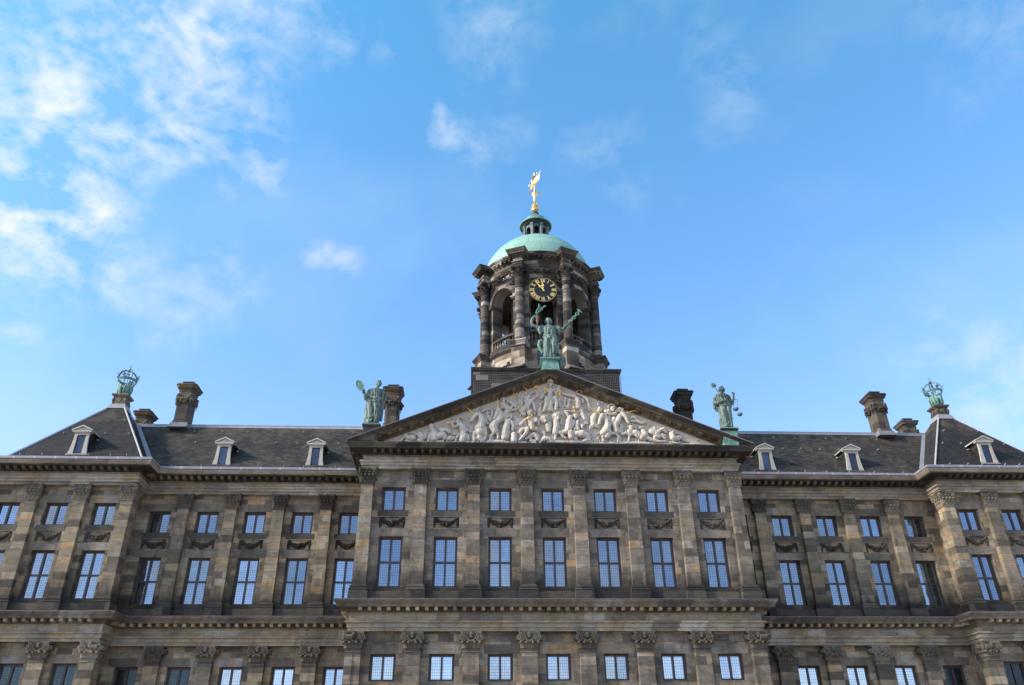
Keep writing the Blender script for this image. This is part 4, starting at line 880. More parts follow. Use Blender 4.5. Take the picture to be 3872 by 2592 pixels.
# ---- roofs of wings and pavilions
def hookset(parent, pts):
    mb = MB(); mb.box(-.03,.03,-.10,.02,-.02,.03); mb.tube([(0,-.07,0),(0,-.15,.03),(0,-.12,.10)], .014, 5)
    me = mb.mesh('roof_hook', M['hook'])
    for p in pts: link('roof_hook', me, parent, p)
RY, RZ = 8.7, 26.92
KW = (RZ-21.84)/(RY-4.75)
for s in (-1, 1):
    mb = MB(); x0, x1 = s*12.2, s*33.0
    q = [(x0,4.75,21.84),(x1,4.75,21.84),(x1,RY,RZ),(x0,RY,RZ)]; mb.quad(*(q if s > 0 else q[::-1]))
    q = [(x0,RY,RZ),(x1,RY,RZ),(x1,2*RY-4.75,21.84),(x0,2*RY-4.75,21.84)]; mb.quad(*(q if s > 0 else q[::-1]))
    rf = put('roof', mb, M['slate'], palace)
    mb = MB(); mb.tube([(s*12.2,RY,RZ+.02),(s*32.6,RY,RZ+.02)], .08, 8)
    q = [(x0,RY-.2,RZ-.2*KW+.02),(s*32.5,RY-.2,RZ-.2*KW+.02),(s*32.5,RY,RZ+.1),(x0,RY,RZ+.1)]; mb.quad(*(q if s > 0 else q[::-1]))
    put('ridge_capping', mb, M['leadlight'], rf)
    # lead valley against the pavilion roof
    mb = MB(); q = [(s*28.1,4.72,21.9),(s*28.65,4.72,21.9),(s*32.0,8.42,26.7),(s*31.55,8.42,26.7)]
    q = [(a, b-.03, c+.05) for a, b, c in q]; mb.quad(*(q if s > 0 else q[::-1])); put('valley_flashing', mb, M['leadlight'], rf)
    mb = MB(); mb.box(s*21.1-.62, s*21.1+.62, RY+.6, RY+1.5, RZ+.18, RZ+.34); mb.box(s*21.1-.5, s*21.1+.5, RY+.7, RY+1.4, RZ-.8, RZ+.18)
    put('vent_box', mb, M['dark'], rf)
    pts = []
    rr_ = random.Random(40+s)
    for k in range(9): pts.append((s*(14.2+1.55*k+rr_.uniform(-.2,.2)), 4.75+2.25, 21.84+2.25*KW+.03))
    for k in range(8): pts.append((s*(13.6+1.9*k+rr_.uniform(-.3,.3)), 4.95, 21.84+.2*KW+.03))
    for k in range(7): pts.append((s*(14.6+2.1*k+rr_.uniform(-.3,.3)), 8.05, 21.84+3.3*KW+.03))
    hookset(rf, pts)
    # pavilion hip roof
    cx, cy, hb = s*33.0, 7.5, 4.62; zt, zb = 27.75, 21.84; ht = .45
    mb = MB()
    b4 = [(cx-hb,cy-hb,zb),(cx+hb,cy-hb,zb),(cx+hb,cy+hb,zb),(cx-hb,cy+hb,zb)]; t4 = [(cx-ht,cy-ht,zt),(cx+ht,cy-ht,zt),(cx+ht,cy+ht,zt),(cx-ht,cy+ht,zt)]
    for i in range(4): j = (i+1) % 4; mb.quad(b4[i], b4[j], t4[j], t4[i])
    pr = put('roof', mb, M['slate2'], palace)
    mb = MB()
    for i in range(4):
        o = Vector((b4[i][0]-cx, b4[i][1]-cy, 0)).normalized()
        sd_ = Vector((-o.y, o.x, 0))*.13
        a, b = Vector(b4[i])+o*.03+Vector((0,0,.05)), Vector(t4[i])+o*.03+Vector((0,0,.05))
        mb.tube([a, b], .065 if (i == 1 if s < 0 else i == 0) else .04, 6)
    put('hip_capping', mb, M['leadcream'], pr)
    mb = MB()
    mb.frustum((cx-.70,cx+.70,cy-.70,cy+.70), (cx-.54,cx+.54,cy-.54,cy+.54), 27.5, 27.93)
    put('lead_apron', mb, M['leadlight'], pr)
    mb = MB(); mb.box(cx-.5,cx+.5,cy-.5,cy+.5,27.9,28.12); mb.frustum((cx-.52,cx+.52,cy-.52,cy+.52),(cx-.44,cx+.44,cy-.44,cy+.44),28.1,28.55)
    mb.frustum((cx-.48,cx+.48,cy-.48,cy+.48),(cx-.62,cx+.62,cy-.62,cy+.62),28.54,28.68); mb.box(cx-.62,cx+.62,cy-.62,cy+.62,28.68,28.80)
    mb.tube([(cx,cy-.44,28.32),(cx,cy-.57,28.32)], [.2,.16], 12); mb.tube([(cx-s*.44,cy,28.32),(cx-s*.57,cy,28.32)], [.2,.16], 12)
    for sx in (-1, 1): mb.ball((cx+sx*.46,cy-.46,28.3), .13, 1, 0, (1,1,1.7))
    put('finial_pedestal', mb, M['carved'], pr)
    pts = []
    for k in range(6):
        for (zz, n_) in ((22.1, 6), (24.4, 4), (25.9, 2)):
            if k < n_:
                half = hb-(zz-zb)/(zt-zb)*(hb-ht)
                pts.append((cx-half*.8+half*1.6*k/max(1,n_-1)+rr_.uniform(-.25,.25), cy-half, zz+.03))
    hookset(pr, pts)
# ---- dormers
def dormer(x, y, z):
    w0, w1, hh = .68, .50, 1.62
    mb = MB(); n = 7
    L = []; Rr = []
    for k in range(n):
        t = k/(n-1); L.append((-(w1+(w0-w1)*(1-t)**2.4), hh*t)); Rr.append(((w1+(w0-w1)*(1-t)**2.4), hh*t))
    ow = .30
    for k in range(n-1):
        for s_ in (-1, 1):
            e = L if s_ < 0 else Rr
            a0, a1 = e[k], e[k+1]; i0, i1 = s_*ow, s_*ow
            mb.quad(*([(a0[0],0,a0[1]),(i0,0,a0[1]),(i1,0,a1[1]),(a1[0],0,a1[1])] if s_ < 0 else [(i0,0,a0[1]),(a0[0],0,a0[1]),(a1[0],0,a1[1]),(i1,0,a1[1])]))
            mb.quad((a0[0],0,a0[1]),(a1[0],0,a1[1]),(a1[0],.14,a1[1]),(a0[0],.14,a0[1])) if s_ > 0 else mb.quad((a1[0],0,a1[1]),(a0[0],0,a0[1]),(a0[0],.14,a0[1]),(a1[0],.14,a1[1]))
            mb.quad((i0,0,a0[1]),(i0,.14,a0[1]),(i1,.14,a1[1]),(i1,0,a1[1]))
    mb.box(-ow,ow,0,.14,hh-.16,hh-.002); mb.box(-.74,.74,-.06,.2,-.07,.0); mb.box(-ow,ow,.0,.14,.0,.06)
    mb.box(-w1-.03,w1+.03,-.03,.2,hh-.06,hh+.03)
    d = put('dormer', mb, M['dormer'], palace, (x, y, z))
    pb_ = MB(); pw = .66
    pb_.box(-pw,pw,-.14,.25,hh+.03,hh+.12)
    tri_ = [(-pw-.03,hh+.12),(pw+.03,hh+.12),(0,hh+.44)]
    pb_.add([(a,-.05,b) for a, b in tri_], [(0,1,2)])
    for s_ in (-1, 1):
        a = (s_*(pw+.05), hh+.12); b = (0, hh+.46)
        pb_.add([(a[0],-.16,a[1]),(b[0],-.16,b[1]),(b[0],-.16,b[1]+.1),(a[0],-.16,a[1]+.09),(a[0],2.1,a[1]),(b[0],2.1,b[1]),(b[0],2.1,b[1]+.1),(a[0],2.1,a[1]+.09)],
                [(0,1,2,3),(3,2,6,7),(0,4,5,1),(0,3,7,4),(4,7,6,5)])
    put('dormer_pediment', pb_, M['dormer'], d)
    for s_ in (-1, 1):
        ck = MB(); ck.quad((s_*w1*.97,.14,.02),(s_*w1*.97,2.0,.02+1.5),(s_*w1*.97,2.0,hh+.15),(s_*w1*.97,.14,hh+.1))
        put('dormer_cheek', ck, M['slate2'], d)
    wb = MB(); wb.box(-ow,-ow+.05,.05,.11,.06,hh-.16); wb.box(ow-.05,ow,.05,.11,.06,hh-.16); wb.box(-ow+.05,ow-.05,.05,.11,hh-.21,hh-.16); wb.box(-ow+.05,ow-.05,.05,.11,.06,.11)
    put('window_frame', wb, M['frame'], d)
    gb = MB(); gb.quad((-ow,.09,.06),(ow,.09,.06),(ow,.09,hh-.16),(-ow,.09,hh-.16)); put('pane', gb, M['glassdormer'], d)
    for s_ in (-1, 1):
        hk = MB(); hk.box(s_*.72-.06, s_*.72+.06, .9, 1.1, 1.42, 1.50)
        put('dormer_hook', hk, M['hook'], d)
for (x, y) in ((-16.95,5.15),(-23.65,5.15),(16.83,5.15),(23.56,5.15),(-33.09,3.22),(32.88,3.22)): dormer(x, y, 22.28)
# ---- chimneys
GCH = garland_mesh(.50, .50, .20, 71, .75, 26, M['carved'])
GCHD = garland_mesh(.50, .50, .20, 72, .75, 26, M['carvedtower'])
def chimney(x, y, z0, ztop, dark=False):
    w, dpt, c = .56, .68, .16
    def octa(o): return [(-w-o+c,-dpt-o),(w+o-c,-dpt-o),(w+o,-dpt-o+c),(w+o,dpt+o-c),(w+o-c,dpt+o),(-w-o+c,dpt+o),(-w-o,dpt+o-c),(-w-o,-dpt-o+c)]
    mb = MB(); h = ztop-z0
    def lay(o0, o1, a, b):
        mb.loft([[(px,py,a) for px,py in octa(o0)], [(px,py,b) for px,py in octa(o1)]], True, 0, False)
    lay(.06,.06,0,.25); lay(.0,.0,.25,h-1.0); lay(.03,.05,h-1.0,h-.92); lay(0,.0,h-.92,h-.82); lay(.02,.16,h-.82,h-.70); lay(.17,.20,h-.70,h-.56); lay(.20,.26,h-.56,h-.48); lay(.27,.27,h-.48,h-.40); lay(.1,.05,h-.40,h-.34)
    ch = put('chimney', mb, M['chimneydark'] if dark else M['chimney'], palace, (x, y, z0))
    lb = MB(); lb.box(-.46,.46,-.56,.56,h-.14,h-.06); 
    for sx in (-1,1):
        for sy in (-1,1): lb.box(sx*.36-.05,sx*.36+.05,sy*.44-.05,sy*.44+.05,h-.36,h-.14)
    put('chimney_lid', lb, M['lid'], ch)
    gm = GCHD if dark else GCH
    zz = h-1.35
    link('garland', gm, ch, (0,-dpt-.02,zz)); link('garland', gm, ch, (w+.02,0,zz), PI/2); link('garland', gm, ch, (-w-.02,0,zz), -PI/2)
    ap = MB(); ap.frustum((-w-.20,w+.20,-dpt-.34,dpt+.34), (-w-.075,w+.075,-dpt-.075,dpt+.075), -.42, .05)
    put('chimney_flashing', ap, M['leadgrey'], ch)
for (x, y, z0, zt_, dk) in ((-28.45,RY,RZ-.1,30.6,False),(28.35,RY,RZ-.1,30.6,False),(-11.95,RY,RZ-.1,30.6,False),(12.0,RY,RZ-.1,30.6,True),(-34.0,14.4,27.0,30.75,False),(34.1,14.4,27.0,30.75,False)):
    chimney(x, y, z0, zt_, dk)
mb = MB()
for s in (-1, 1): mb.box(s*34.05-5, s*34.05+5, 12.5, 22, 21.7, 27.05)
put('rear_roof', mb, M['slate2'], palace)
# statue pedestals at the ends of the pediment belong to the building
for s in (-1, 1):
    mb = MB(); x = s*12.2
    mb.box(x-.50,x+.50,-.90,.30,21.8,22.85, 0 if s < 0 else 1); mb.frustum((x-.50,x+.50,-.90,.30),(x-.62,x+.62,-1.0,.4),22.852,22.95,0); mb.box(x-.62,x+.62,-1.0,.4,22.95,23.03,0)
    put('acroterion_pedestal', mb, [M['soot'], M['bronzelight']], palace)

# ------------------------------------------------------------------ clock tower
tower = thing('clock_tower', 'round dark sandstone bell tower with eight columns, black clock face and pale green copper dome', 'tower', (TX, TY, 22.0))
TL = (0, 0, -22.0)
def tput(name, mb, mat, parent=None, sharp=35):
    if parent is None: return put(name, mb, mat, tower, TL, 0, sharp)
    return put(name, mb, mat, parent, (0,0,0), 0, sharp)
def pol(r, th, z): return (r*sin(th), -r*cos(th), z)
def rbox(mb, th, r0, r1, hw, z0, z1, mi=0, hw1=None, r1t=None):
    e = Vector((sin(th), -cos(th))); t = Vector((cos(th), sin(th)))
    hw1 = hw if hw1 is None else hw1; r1t = r1 if r1t is None else r1t
    b = [e*r0-t*hw, e*r1-t*hw, e*r1+t*hw, e*r0+t*hw]; u = [e*r0-t*hw1, e*r1t-t*hw1, e*r1t+t*hw1, e*r0+t*hw1]
    mb.add([(v.x,v.y,z0) for v in b]+[(v.x,v.y,z1) for v in u], [(0,3,2,1),(4,5,6,7),(0,1,5,4),(1,2,6,5),(2,3,7,6),(3,0,4,7)], mi)
COLS = [R(22.5+45*k) for k in range(8)]; BAY8 = [R(45*k) for k in range(8)]
mb = MB(); mb.box(-5.5,5.5,-5.5,5.5,20.5,28.86); tput('tower_base', mb, M['netted'])
mb = MB(); mb.box(-4.15,-2.6,-5.53,-5.4,26.2,27.95,0); mb.box(-3.9,-2.85,-5.535,-5.4,27.953,28.22,1); tput('blocked_window', mb, [M['pale'], M['brick']])
mb = MB()
for (o, z0, z1) in ((.06,28.86,28.98),(.14,28.98,29.10),(.18,29.10,29.20)): mb.box(-5.5-o,5.5+o,-5.5-o,5.5+o,z0,z1)
bc = tput('base_cornice', mb, M['soot'])
mb = MB(); mb.frustum((-5.69,5.69,-5.69,5.69),(-5.5,5.5,-5.5,5.5),29.2,29.25)
rq = random.Random(3)
for k in range(60): mb.ball((-5.6+11.2*k/59+rq.uniform(-.08,.08), -5.6, 29.23), rq.uniform(.03,.07), 1, 0, (1.6,1,.6))
tput('base_flashing', mb, M['leadlight'])
mb = MB()
for k in range(81): x = -5.6+11.2*k/80; mb.box(x-.005, x+.005, -5.60, -5.585, 24.0, 28.84)
for k in range(35): z = 24.0+k*.14; mb.box(-5.6, 5.6, -5.617, -5.602, z-.005, z+.005)
for sx in (-1, 1):
    for k in range(24): y = -5.55+.14*k; mb.box(sx*5.60-.005, sx*5.60+.005, y-.005, y+.005, 24.0, 28.84)
tput('netting', mb, M['wire'])
# drum below the arcade
mb = MB(); mb.lathe([(4.95,29.2),(4.95,29.6),(4.78,29.7),(4.78,31.42)], n=96)
tput('drum', mb, M['drum'])
mb = MB(); mb.lathe([(4.78,31.40),(4.9,31.5),(5.0,31.62),(5.0,31.74),(4.7,31.86),(4.7,32.3),(3.9,32.31)], n=96, caps=False)
tput('drum_cornice', mb, M['tower'])
for th in COLS:
    mb = MB(); rbox(mb, th, 3.9, 5.55, .54, 29.2, 31.4, 1)
    rbox(mb, th, 3.9, 6.25, .66, 29.2, 29.75, 0, .56, 5.6)
    rbox(mb, th, 3.9, 5.62, .60, 31.4, 31.55, 0); rbox(mb, th, 3.9, 5.62, .60, 31.55, 31.78, 0, .74, 5.78); rbox(mb, th, 3.9, 5.80, .75, 31.78, 31.92, 0)
    tput('column_pedestal', mb, [M['tower'], M['drum']])
# small grated window in the drum
mb = MB(); z0, z1, w = 30.05, 31.12, .52
mb.box(-w-.06,-w,-4.86,-4.74,z0-.06,z1+.06); mb.box(w,w+.06,-4.86,-4.74,z0-.06,z1+.06); mb.box(-w,w,-4.86,-4.74,z1,z1+.06); mb.box(-w,w,-4.86,-4.74,z0-.06,z0)
for k in (1, 2): xx = -w+2*w*k/3; mb.box(xx-.02,xx+.02,-4.84,-4.78,z0,z1)
for k in (1, 2): zz = z0+(z1-z0)*k/3; mb.box(-w,w,-4.835,-4.785,zz-.02,zz+.02)
dw = tput('drum_window', mb, M['frame'])
mb = MB(); mb.quad((-w,-4.80,z0),(w,-4.80,z0),(w,-4.80,z1),(-w,-4.80,z1)); tput('pane', mb, M['glassdormer'], dw)
GDR = garland_mesh(.95, .42, .17, 81, .3, 30, M['carvedtower'])
for k in (1, 7, 2, 6): link('garland', GDR, tower, (pol(4.86, BAY8[k], 30.55-22)[0], pol(4.86, BAY8[k], 0)[1], 8.4), BAY8[k])
# arcade
def arcade(mb, n, ro, ri, z0, z1, zi, ra, per=24, mi=(0,1,1)):
    for b in range(n):
        c = 2*PI*b/n; half = PI/n
        ang = sorted(set([-half+2*half*k/10 for k in range(11)]+[(-1+2*k/per)*ra/ro for k in range(per+1)]))
        def top(a):
            s_ = a*ro
            return None if abs(s_) >= ra-1e-6 else zi+math.sqrt(max(0, ra*ra-s_*s_))
        for a0, a1 in zip(ang[:-1], ang[1:]):
            am = (a0+a1)/2; inside = abs(am*ro) < ra
            if inside:
                h0 = zi+math.sqrt(max(0, ra*ra-(a0*ro)**2)); h1 = zi+math.sqrt(max(0, ra*ra-(a1*ro)**2))
            else: h0 = h1 = z0
            mb.quad(pol(ro,c+a0,h0), pol(ro,c+a1,h1), pol(ro,c+a1,z1), pol(ro,c+a0,z1), mi[0], True)
            mb.quad(pol(ri,c+a1,h1), pol(ri,c+a0,h0), pol(ri,c+a0,z1), pol(ri,c+a1,z1), mi[1], True)
            if inside: mb.quad(pol(ri,c+a0,h0), pol(ri,c+a1,h1), pol(ro,c+a1,h1), pol(ro,c+a0,h0), mi[2])
        for s_ in (-1, 1):
            a = s_*ra/ro; q = [pol(ro,c+a,z0), pol(ri,c+a,z0), pol(ri,c+a,zi), pol(ro,c+a,zi)]
            mb.quad(*(q if s_ < 0 else q[::-1]), mi[0])
mb = MB(); arcade(mb, 8, 4.62, 3.7, 31.9, 38.75, 36.62, 1.14)
tput('arcade_wall', mb, [M['tower'], M['plaster']])
for c in BAY8:     # archivolts and imposts, standing proud of the wall
    mb = MB(); rings = []
    for k in range(25):
        a = PI*k/24
        ring = []
        for (rr, ro) in ((1.16,4.60),(1.16,4.74),(1.44,4.76),(1.50,4.70),(1.50,4.60)):
            s_ = rr*cos(a); ring.append(pol(ro, c+s_/4.62, 36.62+rr*sin(a)))
        rings.append(ring)
    mb.loft(rings, True, 0, False)
    for s_ in (-1, 1):
        rbox(mb, c+s_*1.33/4.62, 3.75, 4.80, .30, 36.40, 36.50); rbox(mb, c+s_*1.33/4.62, 3.72, 4.86, .36, 36.50, 36.63)
    tput('archivolt', mb, M['tower'])
q = random.Random(9)
for c in BAY8:
    for s_ in (-1, 1):
        mb = MB()
        for k in range(16):
            u = q.uniform(.75, 1.5); v = q.uniform(37.75, 38.35)
            if (u*u+(v-36.62)**2) > 1.62**2: mb.ball(pol(4.66, c+s_*u/4.62, v), q.uniform(.06,.12), 1, 0, (1.3,.8,1))
        tput('spandrel_carving', mb, M['carvedtower'])
# columns
def column_mesh():
    mb = MB(); pr = [(.46,31.92),(.46,32.02),(.50,32.06),(.46,32.14),(.41,32.17),(.43,32.24),(.385,32.28)]
    z = 32.28; k = 0
    while z < 37.75:
        r0 = .355-.045*((z-32.28)/5.6); z2 = min(z+.56, 37.9)
        pr += [(r0-.015,z+.015),(r0+.02,z+.06),(r0+.022,z2-.06),(r0-.015,z2-.015)]; z = z2
    pr += [(.33,37.9),(.37,37.93),(.37,37.98)]
    mb.lathe(pr, n=20); return mb.mesh('column', M['tower'])
def round_capital():
    mb = MB(); mb.lathe([(.34,0),(.36,.4),(.46,.86)], n=16)
    for k in range(8): a = k*PI/4; leaf(mb, .33*sin(a), -.33*cos(a), .02, .27, .42, .17, a)
    for k in range(8): a = (k+.5)*PI/4; leaf(mb, .35*sin(a), -.35*cos(a), .06, .27, .70, .22, a)
    for k in range(4):
        a = (k+.5)*PI/2; mb.ball((.60*sin(a), -.60*cos(a), .80), .13, 2)
    ab = []
    for k in range(4):
        a = (k+.5)*PI/2; ab += [(.74*cos(a-.12), .74*sin(a-.12)), (.74*cos(a+.12), .74*sin(a+.12)), (.47*cos(a+PI/4), .47*sin(a+PI/4))]
    mb.prism(ab, .86, 1.04); return mb.mesh('capital', M['carvedtower'])
CM, RC = column_mesh(), round_capital()
for th in COLS:
    p = pol(5.03, th, 0); c = link('column', CM, tower, (p[0], p[1], -22.0), th); link('capital', RC, c, (0,0,37.98))
# balustrades
def baluster():
    mb = MB(); mb.lathe([(.10,0),(.10,.08),(.05,.12),(.105,.28),(.09,.4),(.045,.62),(.08,.7),(.09,.74),(.09,.8)], n=10); return mb.mesh('baluster', M['tower'])
BL = baluster()
for c in BAY8:
    mb = MB(); ha = 1.14/4.62
    for (r0, r1, z0, z1) in ((4.28,4.62,33.05,33.22),(4.32,4.58,32.28,32.36)):
        mb.loft([[pol(r0,c-ha+2*ha*k/10,z0),pol(r1,c-ha+2*ha*k/10,z0),pol(r1,c-ha+2*ha*k/10,z1),pol(r0,c-ha+2*ha*k/10,z1)] for k in range(11)], True, 0, False)
    b = put('balustrade', mb, M['tower'], tower, TL)
    for k in range(7):
        a = c-ha+2*ha*(k+.5)/7; link('baluster', BL, b, pol(4.45, a, 32.30))
# inside of the belfry
mb = MB(); mb.lathe([(3.75,31.95),(0.01,31.95)], n=48, caps=False); tput('belfry_floor', mb, M['dark'])
mb = MB(); mb.lathe([(3.75,38.2),(3.0,38.9),(0.01,39.3)], n=48, caps=False); tput('belfry_vault', mb, M['plaster'])
mb = MB()
for (x, y, z, r) in ((0,-.6,35.2,.95),(-1.3,.3,34.4,.6),(1.3,.3,34.4,.6),(0,-2.0,34.6,.45),(-.9,-1.9,34.5,.4),(.9,-1.9,34.5,.4),(0,1.6,34.6,.7)):
    mb = MB(); mb.lathe([(r,0),(r*.98,r*.15),(r*.72,r*.6),(r*.55,r*1.1),(r*.45,r*1.3),(r*.1,r*1.42)], (x,y,z), 20)
    tput('bell', mb, M['bellmetal'])
mb = MB()
for y in (-2.6,-1.2,1.2,2.4):
    mb.box(-2.4,2.4,y-.12,y+.12,33.6,33.85); mb.box(-2.4,2.4,y-.12,y+.12,36.6,36.9); mb.box(-2.4,2.4,y-.1,y+.1,35.1,35.3)
    for x in (-2.3,0,2.3): mb.box(x-.12,x+.12,y-.11,y+.11,31.96,38.2)
mb.box(-1.25,1.25,-2.45,-2.3,35.0,38.3); mb.box(-2.0,2.0,.6,.75,32.0,38.2)
tput('bell_frame', mb, M['dark'])
# entablature
mb = MB(); mb.lathe([(4.66,38.70),(4.66,38.98),(4.72,39.0),(4.72,39.2),(4.77,39.22),(4.77,39.4),(4.84,39.5),(4.70,39.52),(4.70,39.92),(4.78,39.98)], n=96, caps=False)
tput('entablature', mb, M['tower'])
mb = MB(); mb.lathe([(4.78,39.98),(4.84,40.02),(4.84,40.12),(5.08,40.14),(5.08,40.24),(5.14,40.30),(5.22,40.42),(5.22,40.47),(4.6,40.62)], n=96, caps=False)
for k in range(72): rbox(mb, 2*PI*(k+.5)/72, 4.7, 5.03, .09, 39.98, 40.135)
for th in COLS:
    rbox(mb, th, 4.4, 5.36, .38, 39.02, 39.24); rbox(mb, th, 4.4, 5.40, .42, 39.24, 39.45); rbox(mb, th, 4.4, 5.48, .50, 39.45, 39.54); rbox(mb, th, 4.4, 5.36, .38, 39.54, 39.96)
    rbox(mb, th, 4.4, 5.46, .48, 39.96, 40.10)
    rbox(mb, th, 4.4, 5.76, .72, 40.12, 40.26); rbox(mb, th, 4.4, 5.78, .74, 40.26, 40.46, 0, .86, 5.92); rbox(mb, th, 4.4, 5.93, .87, 40.46, 40.53)
    for j in range(-2, 3):
        e = Vector((sin(th), -cos(th))); t_ = Vector((cos(th), sin(th))); c = e*5.5+t_*(j*.27)
        mb.box(c.x-.08, c.x+.08, c.y-.08, c.y+.08, 39.98, 40.12)
tput('tower_cornice', mb, M['carvedtower'] if False else M['tower'])
GTW = garland_mesh(1.15, .16, .17, 91, .42, 34, M['carvedtower'])
for c in BAY8: p = pol(4.86, c, 0); link('garland', GTW, tower, (p[0], p[1], 38.82-22), c)
# clock
mb = MB(); mb.tube([(0,-4.66,36.77),(0,-4.88,36.77)], [1.14,1.15], 64)
mb.loft([[(rr*cos(2*PI*k/64), yy, 36.77+rr*sin(2*PI*k/64)) for rr, yy in ((1.10,-4.88),(1.10,-4.90),(1.18,-4.90),(1.18,-4.80))] for k in range(65)], False, 0, False)
clk = tput('clock', mb, M['black'])
mb = MB()
for k in range(60):
    a = 2*PI*k/60; mb.box(1.115*sin(a)-.022, 1.115*sin(a)+.022, -4.92, -4.90, 36.77+1.115*cos(a)-.022, 36.77+1.115*cos(a)+.022)
tput('minute_track', mb, M['goldpaint'], clk)
def bar(mb, p, q, w, y0, y1):
    p = Vector(p); q = Vector(q); d = (q-p).normalized(); n_ = Vector((-d.y, d.x))*w/2
    pts = [p-n_, q-n_, q+n_, p+n_]
    mb.add([(v.x, y0, 36.77+v.y) for v in pts]+[(v.x, y1, 36.77+v.y) for v in pts], [(0,1,2,3),(7,6,5,4),(0,4,5,1),(1,5,6,2),(2,6,7,3),(3,7,4,0)])
NUM = ['XII','I','II','III','IIII','V','VI','VII','VIII','IX','X','XI']
for h, s_ in enumerate(NUM):
    a = 2*PI*h/12; er = Vector((sin(a), cos(a))); et = Vector((cos(a), -sin(a)))
    mb = MB(); wd = {'I': .085, 'V': .20, 'X': .20}; tot = sum(wd[c] for c in s_); u = -tot/2; ri, ro = .73, 1.03
    for c in s_:
        w_ = wd[c]; m_ = u+w_/2
        def pt(x, r): return er*r+et*x
        if c == 'I': bar(mb, pt(m_, ri), pt(m_, ro), .048, -4.905, -4.925); 
        elif c == 'V': bar(mb, pt(m_, ri), pt(m_-.07, ro), .055, -4.905, -4.925); bar(mb, pt(m_, ri), pt(m_+.07, ro), .028, -4.907, -4.927)
        else: bar(mb, pt(m_+.07, ri), pt(m_-.07, ro), .055, -4.905, -4.925); bar(mb, pt(m_-.07, ri), pt(m_+.07, ro), .028, -4.907, -4.927)
        u += w_
    bar(mb, er*ri-et*tot*.48, er*ri+et*tot*.48, .018, -4.906, -4.926); bar(mb, er*ro-et*tot*.5, er*ro+et*tot*.5, .018, -4.906, -4.926)
    tput('numeral', mb, M['goldpaint'], clk)
def hand(name, deg, L, w, y):
    a = R(deg); d = Vector((sin(a), cos(a))); mb = MB()
    bar(mb, d*-.18, d*.30, w, y, y-.02)
    n_ = Vector((-d.y, d.x))
    pts = [d*.24-n_*w*.6, d*.36-n_*w*1.25, d*.50-n_*w*.55, d*L, d*.50+n_*w*.55, d*.36+n_*w*1.25, d*.24+n_*w*.6]
    n = len(pts); mb.add([(v.x,y-.02,36.77+v.y) for v in pts]+[(v.x,y,36.77+v.y) for v in pts], [tuple(range(n))]+[(i,n+i,n+(i+1)%n,(i+1)%n) for i in range(n)])
    tput(name, mb, M['gold'] if False else M['goldpaint'], clk)
hand('minute_hand', -39, 1.06, .085, -4.95); hand('hour_hand', -4, .86, .10, -4.98)
mb = MB(); mb.ball((0,-5.0,36.77), .07, 2); tput('hand_hub', mb, M['goldpaint'], clk)
# dome and lantern
mb = MB(); pr = [(4.92,40.5),(4.92,40.62)]
for k in range(25):
    a = R(7+ (90-7-13.6)*k/24); pr.append((4.88*cos(a), 40.05+4.9*sin(a)))
mb.lathe(pr, n=96, caps=False); tput('dome', mb, M['dome'])
mb = MB(); arcade(mb, 8, 1.06, .80, 44.7, 46.70, 46.10, .235, 12)
lan = tput('lantern', mb, [M['copperdark'], M['dark']])
for th in COLS:
    mb = MB(); rbox(mb, th, .95, 1.20, .10, 44.7, 46.68); rbox(mb, th, .95, 1.25, .13, 46.45, 46.62)
    tput('lantern_pilaster', mb, M['copperblue'], lan)
mb = MB(); mb.lathe([(.6,45.0),(.6,46.7)], n=16); tput('lantern_core', mb, M['dark'], lan)
mb = MB(); mb.lathe([(1.08,46.64),(1.20,46.68),(1.28,46.80),(1.45,46.90)], n=48, caps=False); mb.lathe([(1.45,46.90),(1.50,46.93),(1.51,47.0),(1.20,47.07)], n=48, caps=False, mi=1); tput('lantern_cornice', mb, [M['coppershade'], M['coppergreen']], lan)
mb = MB(); pr = [(1.22,47.04)]+[(1.18*cos(R(80*k/10)), 47.05+1.12*sin(R(80*k/10))) for k in range(11)]; mb.lathe(pr, n=48, caps=False); tput('lantern_dome', mb, M['bronzelight'], lan)
mb = MB(); mb.lathe([(.40,48.08),(.42,48.2),(.36,48.32),(.30,48.42),(.34,48.52),(.30,48.66),(.20,48.74)], n=24); tput('lantern_finial', mb, M['copperdark'], lan)

# ------------------------------------------------------------------ weathervane
vane = thing('weathervane', 'gilded sailing ship weathervane with crown and curled horns on the dome lantern', 'weathervane', (TX, TY, 48.72))
mb = MB(); mb.lathe([(.20,0),(.34,.12),(.36,.3),(.30,.42),(.33,.46),(.31,.62),(.24,.80),(.26,.84),(.20,.98),(.10,1.15),(.08,1.3)], n=20)
for k in range(10):
    a = 2*PI*k/10; mb.ball((.37*sin(a), -.37*cos(a), .30), .05, 1); mb.ball((.34*sin(a+.3), -.34*cos(a+.3), .60), .045, 1); mb.ball((.27*sin(a), -.27*cos(a), .86), .04, 1)
put('crown', mb, M['gold'], vane)
mb = MB(); mb.lathe([(.08,1.2),(.09,1.5),(.13,1.75),(.24,2.0),(.26,2.15),(.2,2.22),(.06,2.3),(.045,3.3)], n=16); put('stem', mb, M['gold'], vane)
for k in range(4):
    a = k*PI/2+R(10); mb = MB(); e = (sin(a), -cos(a))
    mb.tube([(e[0]*r, e[1]*r, z) for r, z in ((.15,2.10),(.3,2.32),(.5,2.38),(.66,2.30),(.74,2.18))], [.09,.085,.07,.05,.02], 8)
    put('horn', mb, M['gold'], vane)
